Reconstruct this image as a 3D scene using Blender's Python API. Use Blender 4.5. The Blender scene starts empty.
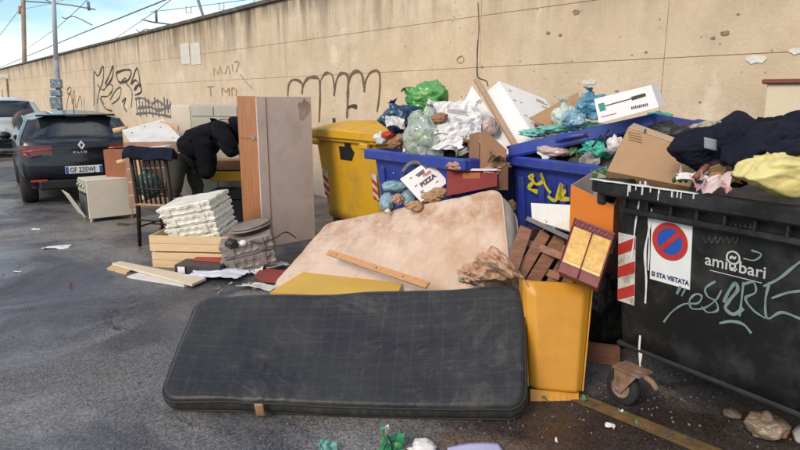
import bpy, bmesh, math, random
from mathutils import Vector as V, Matrix, noise
R = math.radians
C = bpy.context.scene.collection
# ---------------------------------------------------------------- camera, light, exposure
CAM = V((0, 0, 1.65)); PITCH = math.atan(128/600); FPX = 600.0
cd = bpy.data.cameras.new('camera'); cam = bpy.data.objects.new('camera', cd); C.objects.link(cam)
cam.location = CAM; cam.rotation_euler = (R(90)-PITCH, 0, 0)
cd.lens = 27.0; cd.sensor_width = 36; cd.clip_start = .05; cd.clip_end = 2000
bpy.context.scene.camera = cam
W = bpy.data.worlds.new('World'); bpy.context.scene.world = W; W.use_nodes = True
nt = W.node_tree; nt.nodes.clear()
SUN_EL, SUN_AZ = 34, 215      # azimuth clockwise from +Y: behind the camera, a little left
sky = nt.nodes.new('ShaderNodeTexSky'); sky.sky_type = 'NISHITA'; sky.sun_disc = False
sky.sun_elevation = R(SUN_EL); sky.sun_rotation = R(SUN_AZ); sky.air_density = 1.25; sky.dust_density = .1; sky.ozone_density = 4.0
tc = nt.nodes.new('ShaderNodeTexCoord'); mp = nt.nodes.new('ShaderNodeMapping'); mp.inputs['Scale'].default_value = (1.0, 1.0, 3.4)
nz = nt.nodes.new('ShaderNodeTexNoise'); nz.inputs['Scale'].default_value = 2.6; nz.inputs['Detail'].default_value = 8; nz.inputs['Roughness'].default_value = .52
rp = nt.nodes.new('ShaderNodeValToRGB'); rp.color_ramp.elements[0].position = .42; rp.color_ramp.elements[1].position = .66
mx = nt.nodes.new('ShaderNodeMixRGB'); mx.inputs[2].default_value = (9.6, 9.6, 9.5, 1)
bg = nt.nodes.new('ShaderNodeBackground'); bg.inputs['Strength'].default_value = .13
wo = nt.nodes.new('ShaderNodeOutputWorld')
L = nt.links
L.new(tc.outputs['Generated'], mp.inputs[0]); L.new(mp.outputs[0], nz.inputs['Vector']); L.new(nz.outputs['Fac'], rp.inputs[0])
L.new(rp.outputs[0], mx.inputs[0]); hu = nt.nodes.new('ShaderNodeMixRGB'); hu.blend_type = 'MULTIPLY'; hu.inputs[0].default_value = 1; hu.inputs[2].default_value = (1.0, 1.10, 1.10, 1); L.new(sky.outputs[0], hu.inputs[1]); L.new(hu.outputs[0], mx.inputs[1]); L.new(mx.outputs[0], bg.inputs[0]); L.new(bg.outputs[0], wo.inputs[0])
sd = bpy.data.lights.new('sun', 'SUN'); sd.energy = 2.3; sd.angle = R(24); sd.color = (1, .83, .64)
so = bpy.data.objects.new('sun', sd); C.objects.link(so)
sdir = V((math.sin(R(SUN_AZ))*math.cos(R(SUN_EL)), math.cos(R(SUN_AZ))*math.cos(R(SUN_EL)), math.sin(R(SUN_EL))))
so.rotation_euler = sdir.to_track_quat('Z', 'Y').to_euler()
vs = bpy.context.scene.view_settings; vs.view_transform = 'Standard'; vs.look = 'None'; vs.gamma = 1; vs.exposure = 0.22

# ---------------------------------------------------------------- helpers
FWD = V((0, math.cos(PITCH), -math.sin(PITCH))); UPV = V((0, math.sin(PITCH), math.cos(PITCH)))
def ray(x, y): return FWD + V((1, 0, 0))*(x-400)/FPX + UPV*(225-y)/FPX
def at(x, y, Y):
    d = ray(x, y); return CAM + d*(Y/d.y)
def gz(x, y, z=0.0):
    d = ray(x, y); return CAM + d*((z-CAM.z)/d.z)
def nv(p, f=1.0, s=0): return noise.noise_vector(V(p)*f + V((s*7.3, s*3.1, s*5.7)))
def nf(p, f=1.0, s=0): return noise.noise(V(p)*f + V((s*7.3, s*3.1, s*5.7)))
def lerp(a, b, t): return a + (b-a)*t
WP = {}
def worldpos(o): return WP.get(o.name, V((0, 0, 0)))
def tag(o, label=None, cat=None, group=None, kind=None):
    if label: o['label'] = label
    if cat: o['category'] = cat
    if group: o['group'] = group
    if kind: o['kind'] = kind
    return o
def thing(name, label, cat, loc, group=None):
    o = bpy.data.objects.new(name, None); C.objects.link(o); o.location = loc; o.empty_display_size = .1
    WP[o.name] = V(loc); return tag(o, label, cat, group)
class MB:
    def __init__(s): s.v = []; s.f = []; s.uv = []; s.smooth = []
    def add(s, vs_, fs, smooth=False, uv=None):
        b = len(s.v); s.v += [V(p) for p in vs_]; s.f += [tuple(b+i for i in f) for f in fs]; s.smooth += [smooth]*len(fs)
        s.uv += list(uv) if uv else [(p[0], p[1]) for p in vs_]
        return s
    def bm(s, b, smooth=False, M=None):
        b.verts.ensure_lookup_table(); b.verts.index_update()
        vs_ = [(M @ v.co if M else v.co.copy()) for v in b.verts]
        s.add(vs_, [[v.index for v in f.verts] for f in b.faces], smooth); b.free(); return s
    def obox(s, o, a, b_, c, bev=0, seg=1):           # corner + three edge vectors
        o, a, b_, c = V(o), V(a), V(b_), V(c)
        if a.cross(b_).dot(c) < 0: a, b_ = b_, a
        b = bmesh.new()
        P = [b.verts.new(o+a*i+b_*j+c*k) for k in (0, 1) for j in (0, 1) for i in (0, 1)]
        for f in ((0, 2, 3, 1), (4, 5, 7, 6), (0, 1, 5, 4), (2, 6, 7, 3), (0, 4, 6, 2), (1, 3, 7, 5)): b.faces.new([P[i] for i in f])
        if bev: bmesh.ops.bevel(b, geom=b.edges[:], offset=bev, segments=seg, affect='EDGES')
        return s.bm(b, bev > 0 and seg > 1)
    def box(s, c, size, rz=0, bev=0, seg=1, rx=0, ry=0):
        M = Matrix.Rotation(rz, 3, 'Z') @ Matrix.Rotation(ry, 3, 'Y') @ Matrix.Rotation(rx, 3, 'X')
        a, b_, c_ = M @ V((size[0], 0, 0)), M @ V((0, size[1], 0)), M @ V((0, 0, size[2]))
        return s.obox(V(c)-a/2-b_/2-c_/2, a, b_, c_, bev, seg)
    def beam(s, p, q, w, h, up=(0, 0, 1), bev=0):
        p, q = V(p), V(q); d = q-p; x = d.cross(V(up)).normalized(); z = x.cross(d).normalized()
        return s.obox(p-x*w/2-z*h/2, d, x*w, z*h, bev)
    def tube(s, pts, r, n=8, cap=True, smooth=True):
        pts = [V(p) for p in pts]; rs = r if isinstance(r, (list, tuple)) else [r]*len(pts)
        vs_, fs = [], []; prev = None
        for i, p in enumerate(pts):
            d = (pts[min(i+1, len(pts)-1)]-pts[max(i-1, 0)]).normalized()
            x = (prev-d*prev.dot(d)).normalized() if prev and (prev-d*prev.dot(d)).length > 1e-4 else d.orthogonal().normalized()
            prev = x; y = d.cross(x)
            vs_ += [p+(x*math.cos(2*math.pi*k/n)+y*math.sin(2*math.pi*k/n))*rs[i] for k in range(n)]
        for i in range(len(pts)-1):
            for k in range(n): fs.append((i*n+k, i*n+(k+1) % n, (i+1)*n+(k+1) % n, (i+1)*n+k))
        if cap: fs += [tuple(range(n))[::-1], tuple((len(pts)-1)*n+k for k in range(n))]
        return s.add(vs_, fs, smooth)
    def lathe(s, c, axis, prof, n=24):                 # prof: (along, radius)
        c, a = V(c), V(axis).normalized(); x = a.orthogonal().normalized(); y = a.cross(x); vs_, fs = [], []
        for h, r in prof: vs_ += [c+a*h+(x*math.cos(2*math.pi*k/n)+y*math.sin(2*math.pi*k/n))*r for k in range(n)]
        for i in range(len(prof)-1):
            for k in range(n): fs.append((i*n+k, i*n+(k+1) % n, (i+1)*n+(k+1) % n, (i+1)*n+k))
        return s.add(vs_, fs, True)
    def prism(s, poly, t):                             # polygon + thickness vector
        t = V(t); n = len(poly); P = [V(p) for p in poly]
        vs_ = P+[p+t for p in P]
        return s.add(vs_, [tuple(range(n))[::-1], tuple(range(n, 2*n))]+[(i, (i+1) % n, n+(i+1) % n, n+i) for i in range(n)])
    def sheet(s, fn, nu, nv_, t=.004, smooth=True):    # thin solid sheet, fn(u,v)->V
        P = [[V(fn(i/nu, j/nv_)) for i in range(nu+1)] for j in range(nv_+1)]
        top, bot, uv = [], [], []
        for j in range(nv_+1):
            for i in range(nu+1):
                du = P[j][min(i+1, nu)]-P[j][max(i-1, 0)]; dv = P[min(j+1, nv_)][i]-P[max(j-1, 0)][i]
                n = du.cross(dv); n = n.normalized() if n.length > 1e-9 else V((0, 0, 1))
                top.append(P[j][i]); bot.append(P[j][i]-n*t); uv.append((i/nu, j/nv_))
        N = len(top); fs = []; w = nu+1
        for j in range(nv_):
            for i in range(nu):
                a = j*w+i; fs += [(a, a+1, a+1+w, a+w), (N+a, N+a+w, N+a+1+w, N+a+1)]
        bd = [(i, 0) for i in range(nu)]+[(nu, j) for j in range(nv_)]+[(i, nv_) for i in range(nu, 0, -1)]+[(0, j) for j in range(nv_, 0, -1)]
        ids = [j*w+i for i, j in bd]
        for k in range(len(ids)): a, b_ = ids[k], ids[(k+1) % len(ids)]; fs.append((a, N+a, N+b_, b_))
        return s.add(top+bot, fs, smooth, uv+uv)
    def blob(s, c, rad, sub=4, seed=0, amp=.25, f=2.2, crease=.12, cf=5, knot=None, pleat=0, flat=None, rz=0):
        b = bmesh.new(); bmesh.ops.create_icosphere(b, subdivisions=sub, radius=1)
        c = V(c); Mz = Matrix.Rotation(rz, 3, 'Z'); kd = V(knot).normalized() if knot else None
        for v in b.verts:
            d = v.co.normalized(); w = nv(d, 1.3, seed+9)*.35
            r = 1+amp*nf(d+w, f, seed)
            if crease:
                q = (d+w)*cf; r -= crease*(1-abs(nf(q, 1, seed+3))*2.6)**2*.6
                q = (d-w)*cf*2.1; r -= crease*.4*(1-min(1, abs(nf(q, 1, seed+5))*2.6))
            if kd:
                t = max(0, d.dot(kd))
                if pleat:
                    x = kd.orthogonal().normalized(); y = kd.cross(x); ph = math.atan2(d.dot(y), d.dot(x))
                    r += pleat*t**3*math.sin(ph*9+4*nf(d, 2, seed))
                r += .55*t**22 + .12*t**6
            p = d*r; p = V((p.x*rad[0], p.y*rad[1], p.z*rad[2])); p = Mz @ p
            if flat is not None and p.z < flat: p.z = flat+(p.z-flat)*.12
            v.co = c+p
        return s.bm(b, True)
    def ribbon(s, fr, pts, w, t=.002, taper=False):    # flat painted stroke on a frame (o,u,v,n)
        o, u, v_, n = fr; n_ = len(pts); vs_ = []
        for i, (a, b_) in enumerate(pts):
            p, q = pts[max(i-1, 0)], pts[min(i+1, n_-1)]; d = V((q[0]-p[0], q[1]-p[1])); d = d.normalized() if d.length else V((1, 0))
            ww = w*(.55+.45*math.sin(math.pi*min(1, max(0, i/(n_-1))))) if taper else w
            for sg in (-1, 1):
                wj = ww*(.72+.55*abs(nf((a*6, b_*6, 0), 1, 2))*2+.15*math.sin(i*.7)); x, y = a-d.y*wj/2*sg, b_+d.x*wj/2*sg
                vs_.append(o+u*x+v_*y+n*t); 
        return s.add(vs_, [(2*i, 2*i+1, 2*i+3, 2*i+2) for i in range(n_-1)])
    def build(s, name, mat, parent=None, loc=None):
        me = bpy.data.meshes.new(name)
        if parent: base = worldpos(parent)
        elif loc is not None: base = V(loc)
        else:
            xs = [p.x for p in s.v]; ys = [p.y for p in s.v]; zs = [p.z for p in s.v]
            base = V(((min(xs)+max(xs))/2, (min(ys)+max(ys))/2, min(zs)))
        me.from_pydata([p-base for p in s.v], [], s.f)
        ul = me.uv_layers.new(name='UVMap'); lv = [0]*len(me.loops); me.loops.foreach_get('vertex_index', lv)
        ul.data.foreach_set('uv', [c for i in lv for c in s.uv[i]])
        me.polygons.foreach_set('use_smooth', s.smooth); me.validate(); me.update()
        b = bmesh.new(); b.from_mesh(me); bmesh.ops.recalc_face_normals(b, faces=b.faces); b.to_mesh(me); b.free()
        if mat: me.materials.append(mat)
        o = bpy.data.objects.new(name, me); C.objects.link(o)
        if parent: o.parent = parent; WP[o.name] = base
        else: o.location = base; WP[o.name] = base
        return o
def spline(pts, k=6):
    pts = [V((p[0], p[1], p[2] if len(p) > 2 else 0)) for p in pts]; out = []
    for i in range(len(pts)-1):
        p0, p1, p2, p3 = pts[max(i-1, 0)], pts[i], pts[i+1], pts[min(i+2, len(pts)-1)]
        for j in range(k):
            t = j/k; out.append(.5*((2*p1)+(p2-p0)*t+(2*p0-5*p1+4*p2-p3)*t*t+(3*p1-p0-3*p2+p3)*t**3))
    out.append(pts[-1]); return out
def sp2(pts, k=6): return [(p.x, p.y) for p in spline(pts, k)]
def text_mb(txt, fr, x, y, size, t=.002, bold=0, shear=0, sx=1.0, align='LEFT'):
    c = bpy.data.curves.new('tmp', 'FONT'); c.body = txt; c.size = size; c.offset = bold; c.shear = shear; c.align_x = align; c.resolution_u = 3
    o = bpy.data.objects.new('tmp', c); C.objects.link(o)
    me = bpy.data.meshes.new_from_object(o.evaluated_get(bpy.context.evaluated_depsgraph_get()))
    m = MB(); O, u, v_, n = fr
    m.add([O+u*(x+p.co.x*sx)+v_*(y+p.co.y)+n*t for p in me.vertices], [tuple(q.vertices) for q in me.polygons])
    bpy.data.objects.remove(o); bpy.data.curves.remove(c); bpy.data.meshes.remove(me); return m
def on(fr, px, py):                                     # where the sight line meets a plane, in that plane's own u,v
    o, u, v_, n = fr; d = ray(px, py); t = (o-CAM).dot(n)/d.dot(n); p = CAM+d*t-o; return (p.dot(u), p.dot(v_))
# ---------------------------------------------------------------- materials
def mat(name, col, rough=.6, var=.18, vs_=6, bump=.15, bs=60, metal=0, dirt=None, dsc=5, damt=.5, spec=.5, trans=0, alpha=1, coat=0, coord='Object', sss=0, stretch=None, speck=None):
    m = bpy.data.materials.new(name); m.use_nodes = True; n = m.node_tree.nodes; l = m.node_tree.links
    p = n['Principled BSDF']; p.inputs['Roughness'].default_value = rough; p.inputs['Metallic'].default_value = metal
    p.inputs['Specular IOR Level'].default_value = spec; p.inputs['Transmission Weight'].default_value = trans; p.inputs['Alpha'].default_value = alpha
    p.inputs['Coat Weight'].default_value = coat; p.inputs['Coat Roughness'].default_value = .08
    if sss: p.inputs['Subsurface Weight'].default_value = sss; p.inputs['Subsurface Scale'].default_value = .03
    t = n.new('ShaderNodeTexCoord'); src = t.outputs[coord]
    if stretch:
        mm = n.new('ShaderNodeMapping'); mm.inputs['Scale'].default_value = stretch; l.new(src, mm.inputs[0]); src = mm.outputs[0]
    a = n.new('ShaderNodeTexNoise'); a.inputs['Scale'].default_value = vs_; a.inputs['Detail'].default_value = 8; a.inputs['Roughness'].default_value = .65; l.new(src, a.inputs['Vector'])
    r = n.new('ShaderNodeValToRGB'); e = r.color_ramp.elements
    e[0].position = .3; e[1].position = .72
    e[0].color = (*[c*(1-var) for c in col], 1); e[1].color = (*[min(1, c*(1+var)) for c in col], 1)
    l.new(a.outputs['Fac'], r.inputs[0]); out = r.outputs[0]
    if dirt:
        b = n.new('ShaderNodeTexNoise'); b.inputs['Scale'].default_value = dsc; b.inputs['Detail'].default_value = 10; b.inputs['Roughness'].default_value = .7; l.new(t.outputs[coord], b.inputs['Vector'])
        rr = n.new('ShaderNodeValToRGB'); rr.color_ramp.elements[0].position = .48; rr.color_ramp.elements[1].position = .68; rr.color_ramp.elements[1].color = (damt,)*3+(1,)
        l.new(b.outputs['Fac'], rr.inputs[0]); x = n.new('ShaderNodeMixRGB'); x.inputs[2].default_value = (*dirt, 1)
        l.new(rr.outputs[0], x.inputs[0]); l.new(out, x.inputs[1]); out = x.outputs[0]
    if speck:
        vr = n.new('ShaderNodeTexVoronoi'); vr.inputs['Scale'].default_value = speck[1]; l.new(t.outputs[coord], vr.inputs['Vector'])
        r3 = n.new('ShaderNodeValToRGB'); r3.color_ramp.elements[0].position = speck[2]; r3.color_ramp.elements[0].color = (1, 1, 1, 1); r3.color_ramp.elements[1].position = speck[2]*1.4; r3.color_ramp.elements[1].color = (0, 0, 0, 1)
        l.new(vr.outputs['Distance'], r3.inputs[0]); x = n.new('ShaderNodeMixRGB'); x.inputs[2].default_value = (*speck[0], 1)
        l.new(r3.outputs[0], x.inputs[0]); l.new(out, x.inputs[1]); out = x.outputs[0]
    l.new(out, p.inputs['Base Color'])
    if bump:
        c = n.new('ShaderNodeTexNoise'); c.inputs['Scale'].default_value = bs; c.inputs['Detail'].default_value = 6; l.new(src, c.inputs['Vector'])
        k = n.new('ShaderNodeBump'); k.inputs['Strength'].default_value = bump; k.inputs['Distance'].default_value = .01; l.new(c.outputs['Fac'], k.inputs['Height']); l.new(k.outputs[0], p.inputs['Normal'])
    return m
def wood(name, col, **k): return mat(name, col, var=k.pop('var', .35), vs_=k.pop('vs_', 5), stretch=k.pop('stretch', (1, 9, 9)), rough=k.pop('rough', .6), bump=.2, bs=30, **k)
m_white = mat('white_board', (.66, .64, .6), .5, .08, 4, .05, dirt=(.3, .24, .17), damt=.35)
m_whitepl = mat('white_plastic', (.72, .7, .62), .45, .1, 8, .08, dirt=(.35, .3, .2), damt=.4)
m_foam = mat('polystyrene', (.78, .78, .78), .85, .05, 20, .25, 140, dirt=(.5, .45, .38), damt=.3)
m_paper = mat('white_paper', (.72, .71, .71), .8, .08, 6, .2, 25)
m_card = mat('cardboard', (.40, .245, .13), .85, .12, 5, .12, 90, dirt=(.2, .12, .07), damt=.35)
m_card2 = mat('brown_cardboard', (.30, .16, .09), .85, .15, 5, .15, 90)
m_black = mat('black_plastic', (.012, .012, .013), .5, .3, 6, .1)
m_darkwood = wood('dark_varnished_wood', (.018, .009, .007), rough=.5, spec=.3)
m_pine = wood('pale_pine', (.58, .40, .22), var=.18)
m_pine2 = wood('fresh_pine', (.66, .47, .27), var=.12)
m_orangewood = wood('orange_veneer', (.38, .16, .07), var=.25, stretch=(7, 7, .7), rough=.45)
m_redwood = wood('red_brown_wood', (.22, .085, .04), var=.4, stretch=(2, 2, 8))
m_metal = mat('grey_metal', (.35, .36, .37), .4, .2, 10, .05, metal=.6)
m_galv = mat('painted_steel_pole', (.42, .47, .52), .45, .12, 3, .05)
m_rubber = mat('tyre_rubber', (.018, .017, .017), .8, .2, 20, .2, 90)
m_rust = mat('rusty_steel', (.2, .11, .065), .75, .5, 14, .3, 60, dirt=(.32, .27, .24), damt=.7)
m_skin = mat('skin', (.42, .22, .15), .5, .1, 10, .05)

# ---------------------------------------------------------------- setting: ground, markings
def ground_mat():
    m = bpy.data.materials.new('asphalt'); m.use_nodes = True; n = m.node_tree.nodes; l = m.node_tree.links; p = n['Principled BSDF']
    t = n.new('ShaderNodeTexCoord').outputs['Object']
    def N(sc, det=8, ro=.6, warp=None):
        a = n.new('ShaderNodeTexNoise'); a.inputs['Scale'].default_value = sc; a.inputs['Detail'].default_value = det; a.inputs['Roughness'].default_value = ro
        if warp: a.inputs['Distortion'].default_value = warp
        l.new(t, a.inputs['Vector']); return a.outputs['Fac']
    def ramp(f, a, b, ca=(0, 0, 0), cb=(1, 1, 1)):
        r = n.new('ShaderNodeValToRGB'); r.color_ramp.elements[0].position = a; r.color_ramp.elements[1].position = b
        r.color_ramp.elements[0].color = (*ca, 1); r.color_ramp.elements[1].color = (*cb, 1); l.new(f, r.inputs[0]); return r.outputs[0]
    def mix(f, a, b, mode='MIX'):
        x = n.new('ShaderNodeMixRGB'); x.blend_type = mode
        for i, q in ((0, f), (1, a), (2, b)):
            if isinstance(q, (tuple, float)): x.inputs[i].default_value = (*q, 1) if isinstance(q, tuple) else q
            else: l.new(q, x.inputs[i])
        return x.outputs[0]
    base = mix(ramp(N(.42, 7, .62, .8), .46, .56), (.066, .064, .070), (.185, .175, .165))       # damp dark / dry pale patches
    base = mix(ramp(N(1.7, 8, .7, .5), .5, .66), base, (.11, .10, .095))
    base = mix(ramp(N(.9, 8, .7, 1.5), .60, .66), base, (.035, .032, .036))                      # oily spills
    def stain(cx, cy, sx, sy, rot, col, amt, base):
        mm = n.new('ShaderNodeMapping'); mm.vector_type = 'TEXTURE'; mm.inputs['Location'].default_value = (cx, cy, 0); mm.inputs['Rotation'].default_value = (0, 0, rot); mm.inputs['Scale'].default_value = (sx, sy, 1); l.new(t, mm.inputs[0])
        ln = n.new('ShaderNodeVectorMath'); ln.operation = 'LENGTH'; l.new(mm.outputs[0], ln.inputs[0])
        ad = n.new('ShaderNodeMath'); ad.operation = 'MULTIPLY_ADD'; l.new(N(2.3, 8, .7), ad.inputs[0]); ad.inputs[1].default_value = 1.7; l.new(ln.outputs['Value'], ad.inputs[2])
        return mix(ramp(ad.outputs[0], 1.35/2, 1.75/2, (amt,)*3, (0, 0, 0)) if 0 else ramp(half(ad.outputs[0]), .70, .92, (amt,)*3, (0, 0, 0)), base, col)
    def half(o):
        h_ = n.new('ShaderNodeMath'); h_.operation = 'MULTIPLY'; h_.inputs[1].default_value = .5; l.new(o, h_.inputs[0]); return h_.outputs[0]
    base = stain(-1.9, 3.35, 1.6, .55, .1, (.15, .145, .135), .55, base)
    base = stain(-2.9, 5.2, 1.3, .9, .4, (.060, .062, .074), .6, base)  # damp patch, with the blue of the reflected sky put into its colour
    base = stain(-2.6, 2.3, 1.5, .45, .0, (.14, .135, .128), .45, base)
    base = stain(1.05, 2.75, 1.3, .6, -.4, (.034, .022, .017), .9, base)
    base = stain(.35, 2.6, .35, .16, -.2, (.13, .085, .06), .8, base)
    v = n.new('ShaderNodeTexVoronoi'); v.inputs['Scale'].default_value = 120; l.new(t, v.inputs['Vector'])
    sp = n.new('ShaderNodeRGBToBW'); l.new(v.outputs['Color'], sp.inputs[0])
    base = mix(.75, base, ramp(sp.outputs[0], .2, .85, (.35, .35, .35), (1.75, 1.75, 1.8)), 'MULTIPLY')
    v2 = n.new('ShaderNodeTexVoronoi'); v2.inputs['Scale'].default_value = 45; l.new(t, v2.inputs['Vector'])
    base = mix(ramp(v2.outputs['Distance'], .07, .12, (1, 1, 1), (0, 0, 0)), base, (.22, .21, .2))
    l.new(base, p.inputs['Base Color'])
    l.new(ramp(N(.9, 6, .6, 1.0), .42, .62, (.30,)*3, (.85,)*3), p.inputs['Roughness'])
    h = mix(.5, sp.outputs[0], N(30, 8, .7)); b = n.new('ShaderNodeBump'); b.inputs['Strength'].default_value = .55; b.inputs['Distance'].default_value = .006
    l.new(h, b.inputs['Height']); l.new(b.outputs[0], p.inputs['Normal']); return m
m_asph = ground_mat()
g = MB()
GX = [-600, -60, -12, -6, -3, -1.5, 0, 1.5, 3, 6, 60, 600]
vs2, fs2 = [], []
for j, y in enumerate(GX):
    for i, x in enumerate(GX): vs2.append((x, y+4, 0))
for j in range(len(GX)-1):
    for i in range(len(GX)-1): a = j*len(GX)+i; fs2.append((a, a+1, a+1+len(GX), a+len(GX)))
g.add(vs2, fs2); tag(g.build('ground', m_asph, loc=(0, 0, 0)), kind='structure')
m_yline = mat('worn_yellow_road_paint', (.17, .10, .03), .8, .3, 10, .4, 120, dirt=(.05, .047, .045), dsc=14, damt=.95)
a0, a1 = gz(592, 404), gz(735, 462); d = (a1-a0).normalized(); s_ = V((d.y, -d.x, 0))*.055
q = MB(); q.add([a0-d*.5-s_, a1+d*2-s_, a1+d*2+s_, a0-d*.5+s_], [(0, 1, 2, 3)]); q.v = [V((p.x, p.y, .004)) for p in q.v]
tag(q.build('road_marking', m_yline), kind='structure')

# ---------------------------------------------------------------- the long wall
AZ = math.atan2(510, 613.5); wd = V((-math.sin(AZ), math.cos(AZ), 0)); wn = V((-math.cos(AZ), -math.sin(AZ), 0)); PW = 5.4; WH = 3.28
wallo = -wn*PW
WF = (wallo, -wd, V((0, 0, 1)), wn)            # u runs to the right in the picture, v is height
def wall_mat():
    m = bpy.data.materials.new('stained_tan_concrete'); m.use_nodes = True; n = m.node_tree.nodes; l = m.node_tree.links; p = n['Principled BSDF']; p.inputs['Roughness'].default_value = .9
    geo = n.new('ShaderNodeNewGeometry'); pos = geo.outputs['Position']
    def N(sc, det=8, ro=.6, st=None, off=0):
        a = n.new('ShaderNodeTexNoise'); a.inputs['Scale'].default_value = sc; a.inputs['Detail'].default_value = det; a.inputs['Roughness'].default_value = ro
        mm = n.new('ShaderNodeMapping'); mm.inputs['Scale'].default_value = st or (1, 1, 1); mm.inputs['Location'].default_value = (off, off, 0); l.new(pos, mm.inputs[0]); l.new(mm.outputs[0], a.inputs['Vector']); return a.outputs['Fac']
    def ramp(f, a, b, ca=(0, 0, 0), cb=(1, 1, 1)):
        r = n.new('ShaderNodeValToRGB'); r.color_ramp.elements[0].position = a; r.color_ramp.elements[1].position = b
        r.color_ramp.elements[0].color = (*ca, 1); r.color_ramp.elements[1].color = (*cb, 1); l.new(f, r.inputs[0]); return r.outputs[0]
    def mix(f, a, b, mode='MIX'):
        x = n.new('ShaderNodeMixRGB'); x.blend_type = mode
        for i, q in ((0, f), (1, a), (2, b)):
            if isinstance(q, (tuple, float)): x.inputs[i].default_value = (*q, 1) if isinstance(q, tuple) else q
            else: l.new(q, x.inputs[i])
        return x.outputs[0]
    def mul(a, b):
        x = n.new('ShaderNodeMath'); x.operation = 'MULTIPLY'; l.new(a, x.inputs[0])
        if isinstance(b, float): x.inputs[1].default_value = b
        else: l.new(b, x.inputs[1])
        return x.outputs[0]
    sep = n.new('ShaderNodeSeparateXYZ'); l.new(pos, sep.inputs[0]); z = sep.outputs['Z']
    base = mix(ramp(N(.5, 6, .6), .35, .65), (.585, .455, .31), (.66, .545, .41))
    base = mix(ramp(N(2.6, 10, .75), .45, .75), base, (.50, .385, .27))
    base = mix(ramp(N(1.1, 8, .7, None, 5), .58, .70), base, (.72, .62, .48))
    zr = n.new('ShaderNodeMapRange'); zr.inputs[1].default_value = 2.2; zr.inputs[2].default_value = 3.22; l.new(z, zr.inputs[0])
    st = ramp(N(2.2, 6, .7, (1, 1, .10)), .44, .66)
    f = mul(mul(st, zr.outputs[0]), 1.0); base = mix(f, base, (.115, .085, .06))
    zt = n.new('ShaderNodeMapRange'); zt.inputs[1].default_value = 2.95; zt.inputs[2].default_value = 3.25; l.new(z, zt.inputs[0])
    f = mul(mul(ramp(N(7, 6, .7, (1, 1, .12), 3), .38, .6), zt.outputs[0]), .8); base = mix(f, base, (.085, .065, .05))
    st2 = ramp(N(3.5, 6, .6, (1, 1, .05), 9), .62, .75); base = mix(mul(st2, .35), base, (.25, .17, .10))
    v = n.new('ShaderNodeTexVoronoi'); v.inputs['Scale'].default_value = 9; l.new(pos, v.inputs['Vector'])
    pits = mul(ramp(v.outputs['Distance'], .07, .11, (1, 1, 1), (0, 0, 0)), ramp(N(1.7, 4, .6, None, 2), .47, .6)); base = mix(mul(pits, .8), base, (.12, .08, .06))
    v9 = n.new('ShaderNodeTexVoronoi'); v9.inputs['Scale'].default_value = 26; l.new(pos, v9.inputs['Vector'])
    pits2 = mul(ramp(v9.outputs['Distance'], .08, .13, (1, 1, 1), (0, 0, 0)), ramp(N(2.3, 4, .6, None, 4), .50, .62)); base = mix(mul(pits2, .7), base, (.20, .13, .09))
    base = mix(ramp(N(6, 10, .85, (1, 1, .35), 7), .5, .8, (0, 0, 0), (.6,)*3), base, (.50, .37, .24))
    pr_ = ramp(N(4.5, 10, .8, None, 12), .69, .72); base = mix(mul(pr_, .6), base, (.7, .66, .6))
    l.new(base, p.inputs['Base Color'])
    h = mix(.35, N(22, 8, .75), pits, 'SUBTRACT'); b = n.new('ShaderNodeBump'); b.inputs['Strength'].default_value = .5; b.inputs['Distance'].default_value = .02
    l.new(h, b.inputs['Height']); l.new(b.outputs[0], p.inputs['Normal']); return m
m_wall = wall_mat()
m_cope = mat('weathered_coping', (.10, .085, .07), .9, .4, 5, .5, 25, dirt=(.2, .17, .13), damt=.6)
wall = thing('concrete_wall', 'long tan concrete wall with dark streaks and graffiti behind the rubbish bins', 'wall', wallo)
core = MB(); core.obox(wallo+wd*80-wn*.30, -wd*92, wn*.285, (0, 0, WH-.01)); core.build('wall_core', mat('joint_mortar', (.50, .38, .26), .95), wall)
joints = [-12, -9.3, -6.8, -4.3, -1.9, .35, 2.78]+[5.02]+[7.7+2.5*k for k in range(0, 30)]
rows = [(0, 1.99), (1.99, 2.57), (2.57, WH-.01)]
for a, b in zip(joints[:-1], joints[1:]):
    for z0, z1 in rows:
        gp = .002; m_ = MB(); j = (random.Random(int(a*10+z0*7)).random()-.5)*.006
        m_.obox(wallo+wd*(a+gp)+V((0, 0, z0+gp))-wn*.02, wd*(b-a-2*gp), V((0, 0, z1-z0-2*gp)), wn*(.022+j*.5), .003)
        m_.build('wall_panel', m_wall, wall)
    m_ = MB(); m_.obox(wallo+wd*(a+.004)+V((0, 0, WH-.008))-wn*.36, wd*(b-a-.008), wn*.42, V((0, 0, .075)), .012); m_.build('coping', m_cope, wall)
WG = (wallo+wn*.008, -wd, V((0, 0, 1)), wn)
def wpt(pts): return [on(WG, x, y) for x, y in pts]
m_spray = mat('black_spray_paint', (.055, .04, .032), .7, .2, 20, 0)
m_spray2 = mat('brown_spray_paint', (.16, .095, .06), .7, .3, 20, 0)
m_spray3 = mat('orange_spray_paint', (.44, .24, .13), .7, .3, 20, 0)
m_spray4 = mat('grey_spray_paint', (.13, .12, .13), .7, .3, 20, 0)
def graf(strokes, w, m, par, fr=WG, t=.003, name='graffiti', k=6):
    mb = MB()
    for i, s in enumerate(strokes):
        pts = sp2([on(fr, x, y) for x, y in s], k); mb.ribbon(fr, pts, w*(1+.25*math.sin(i*2.1)), t+.00025*i)
    return mb.build(name, m, par)
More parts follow.
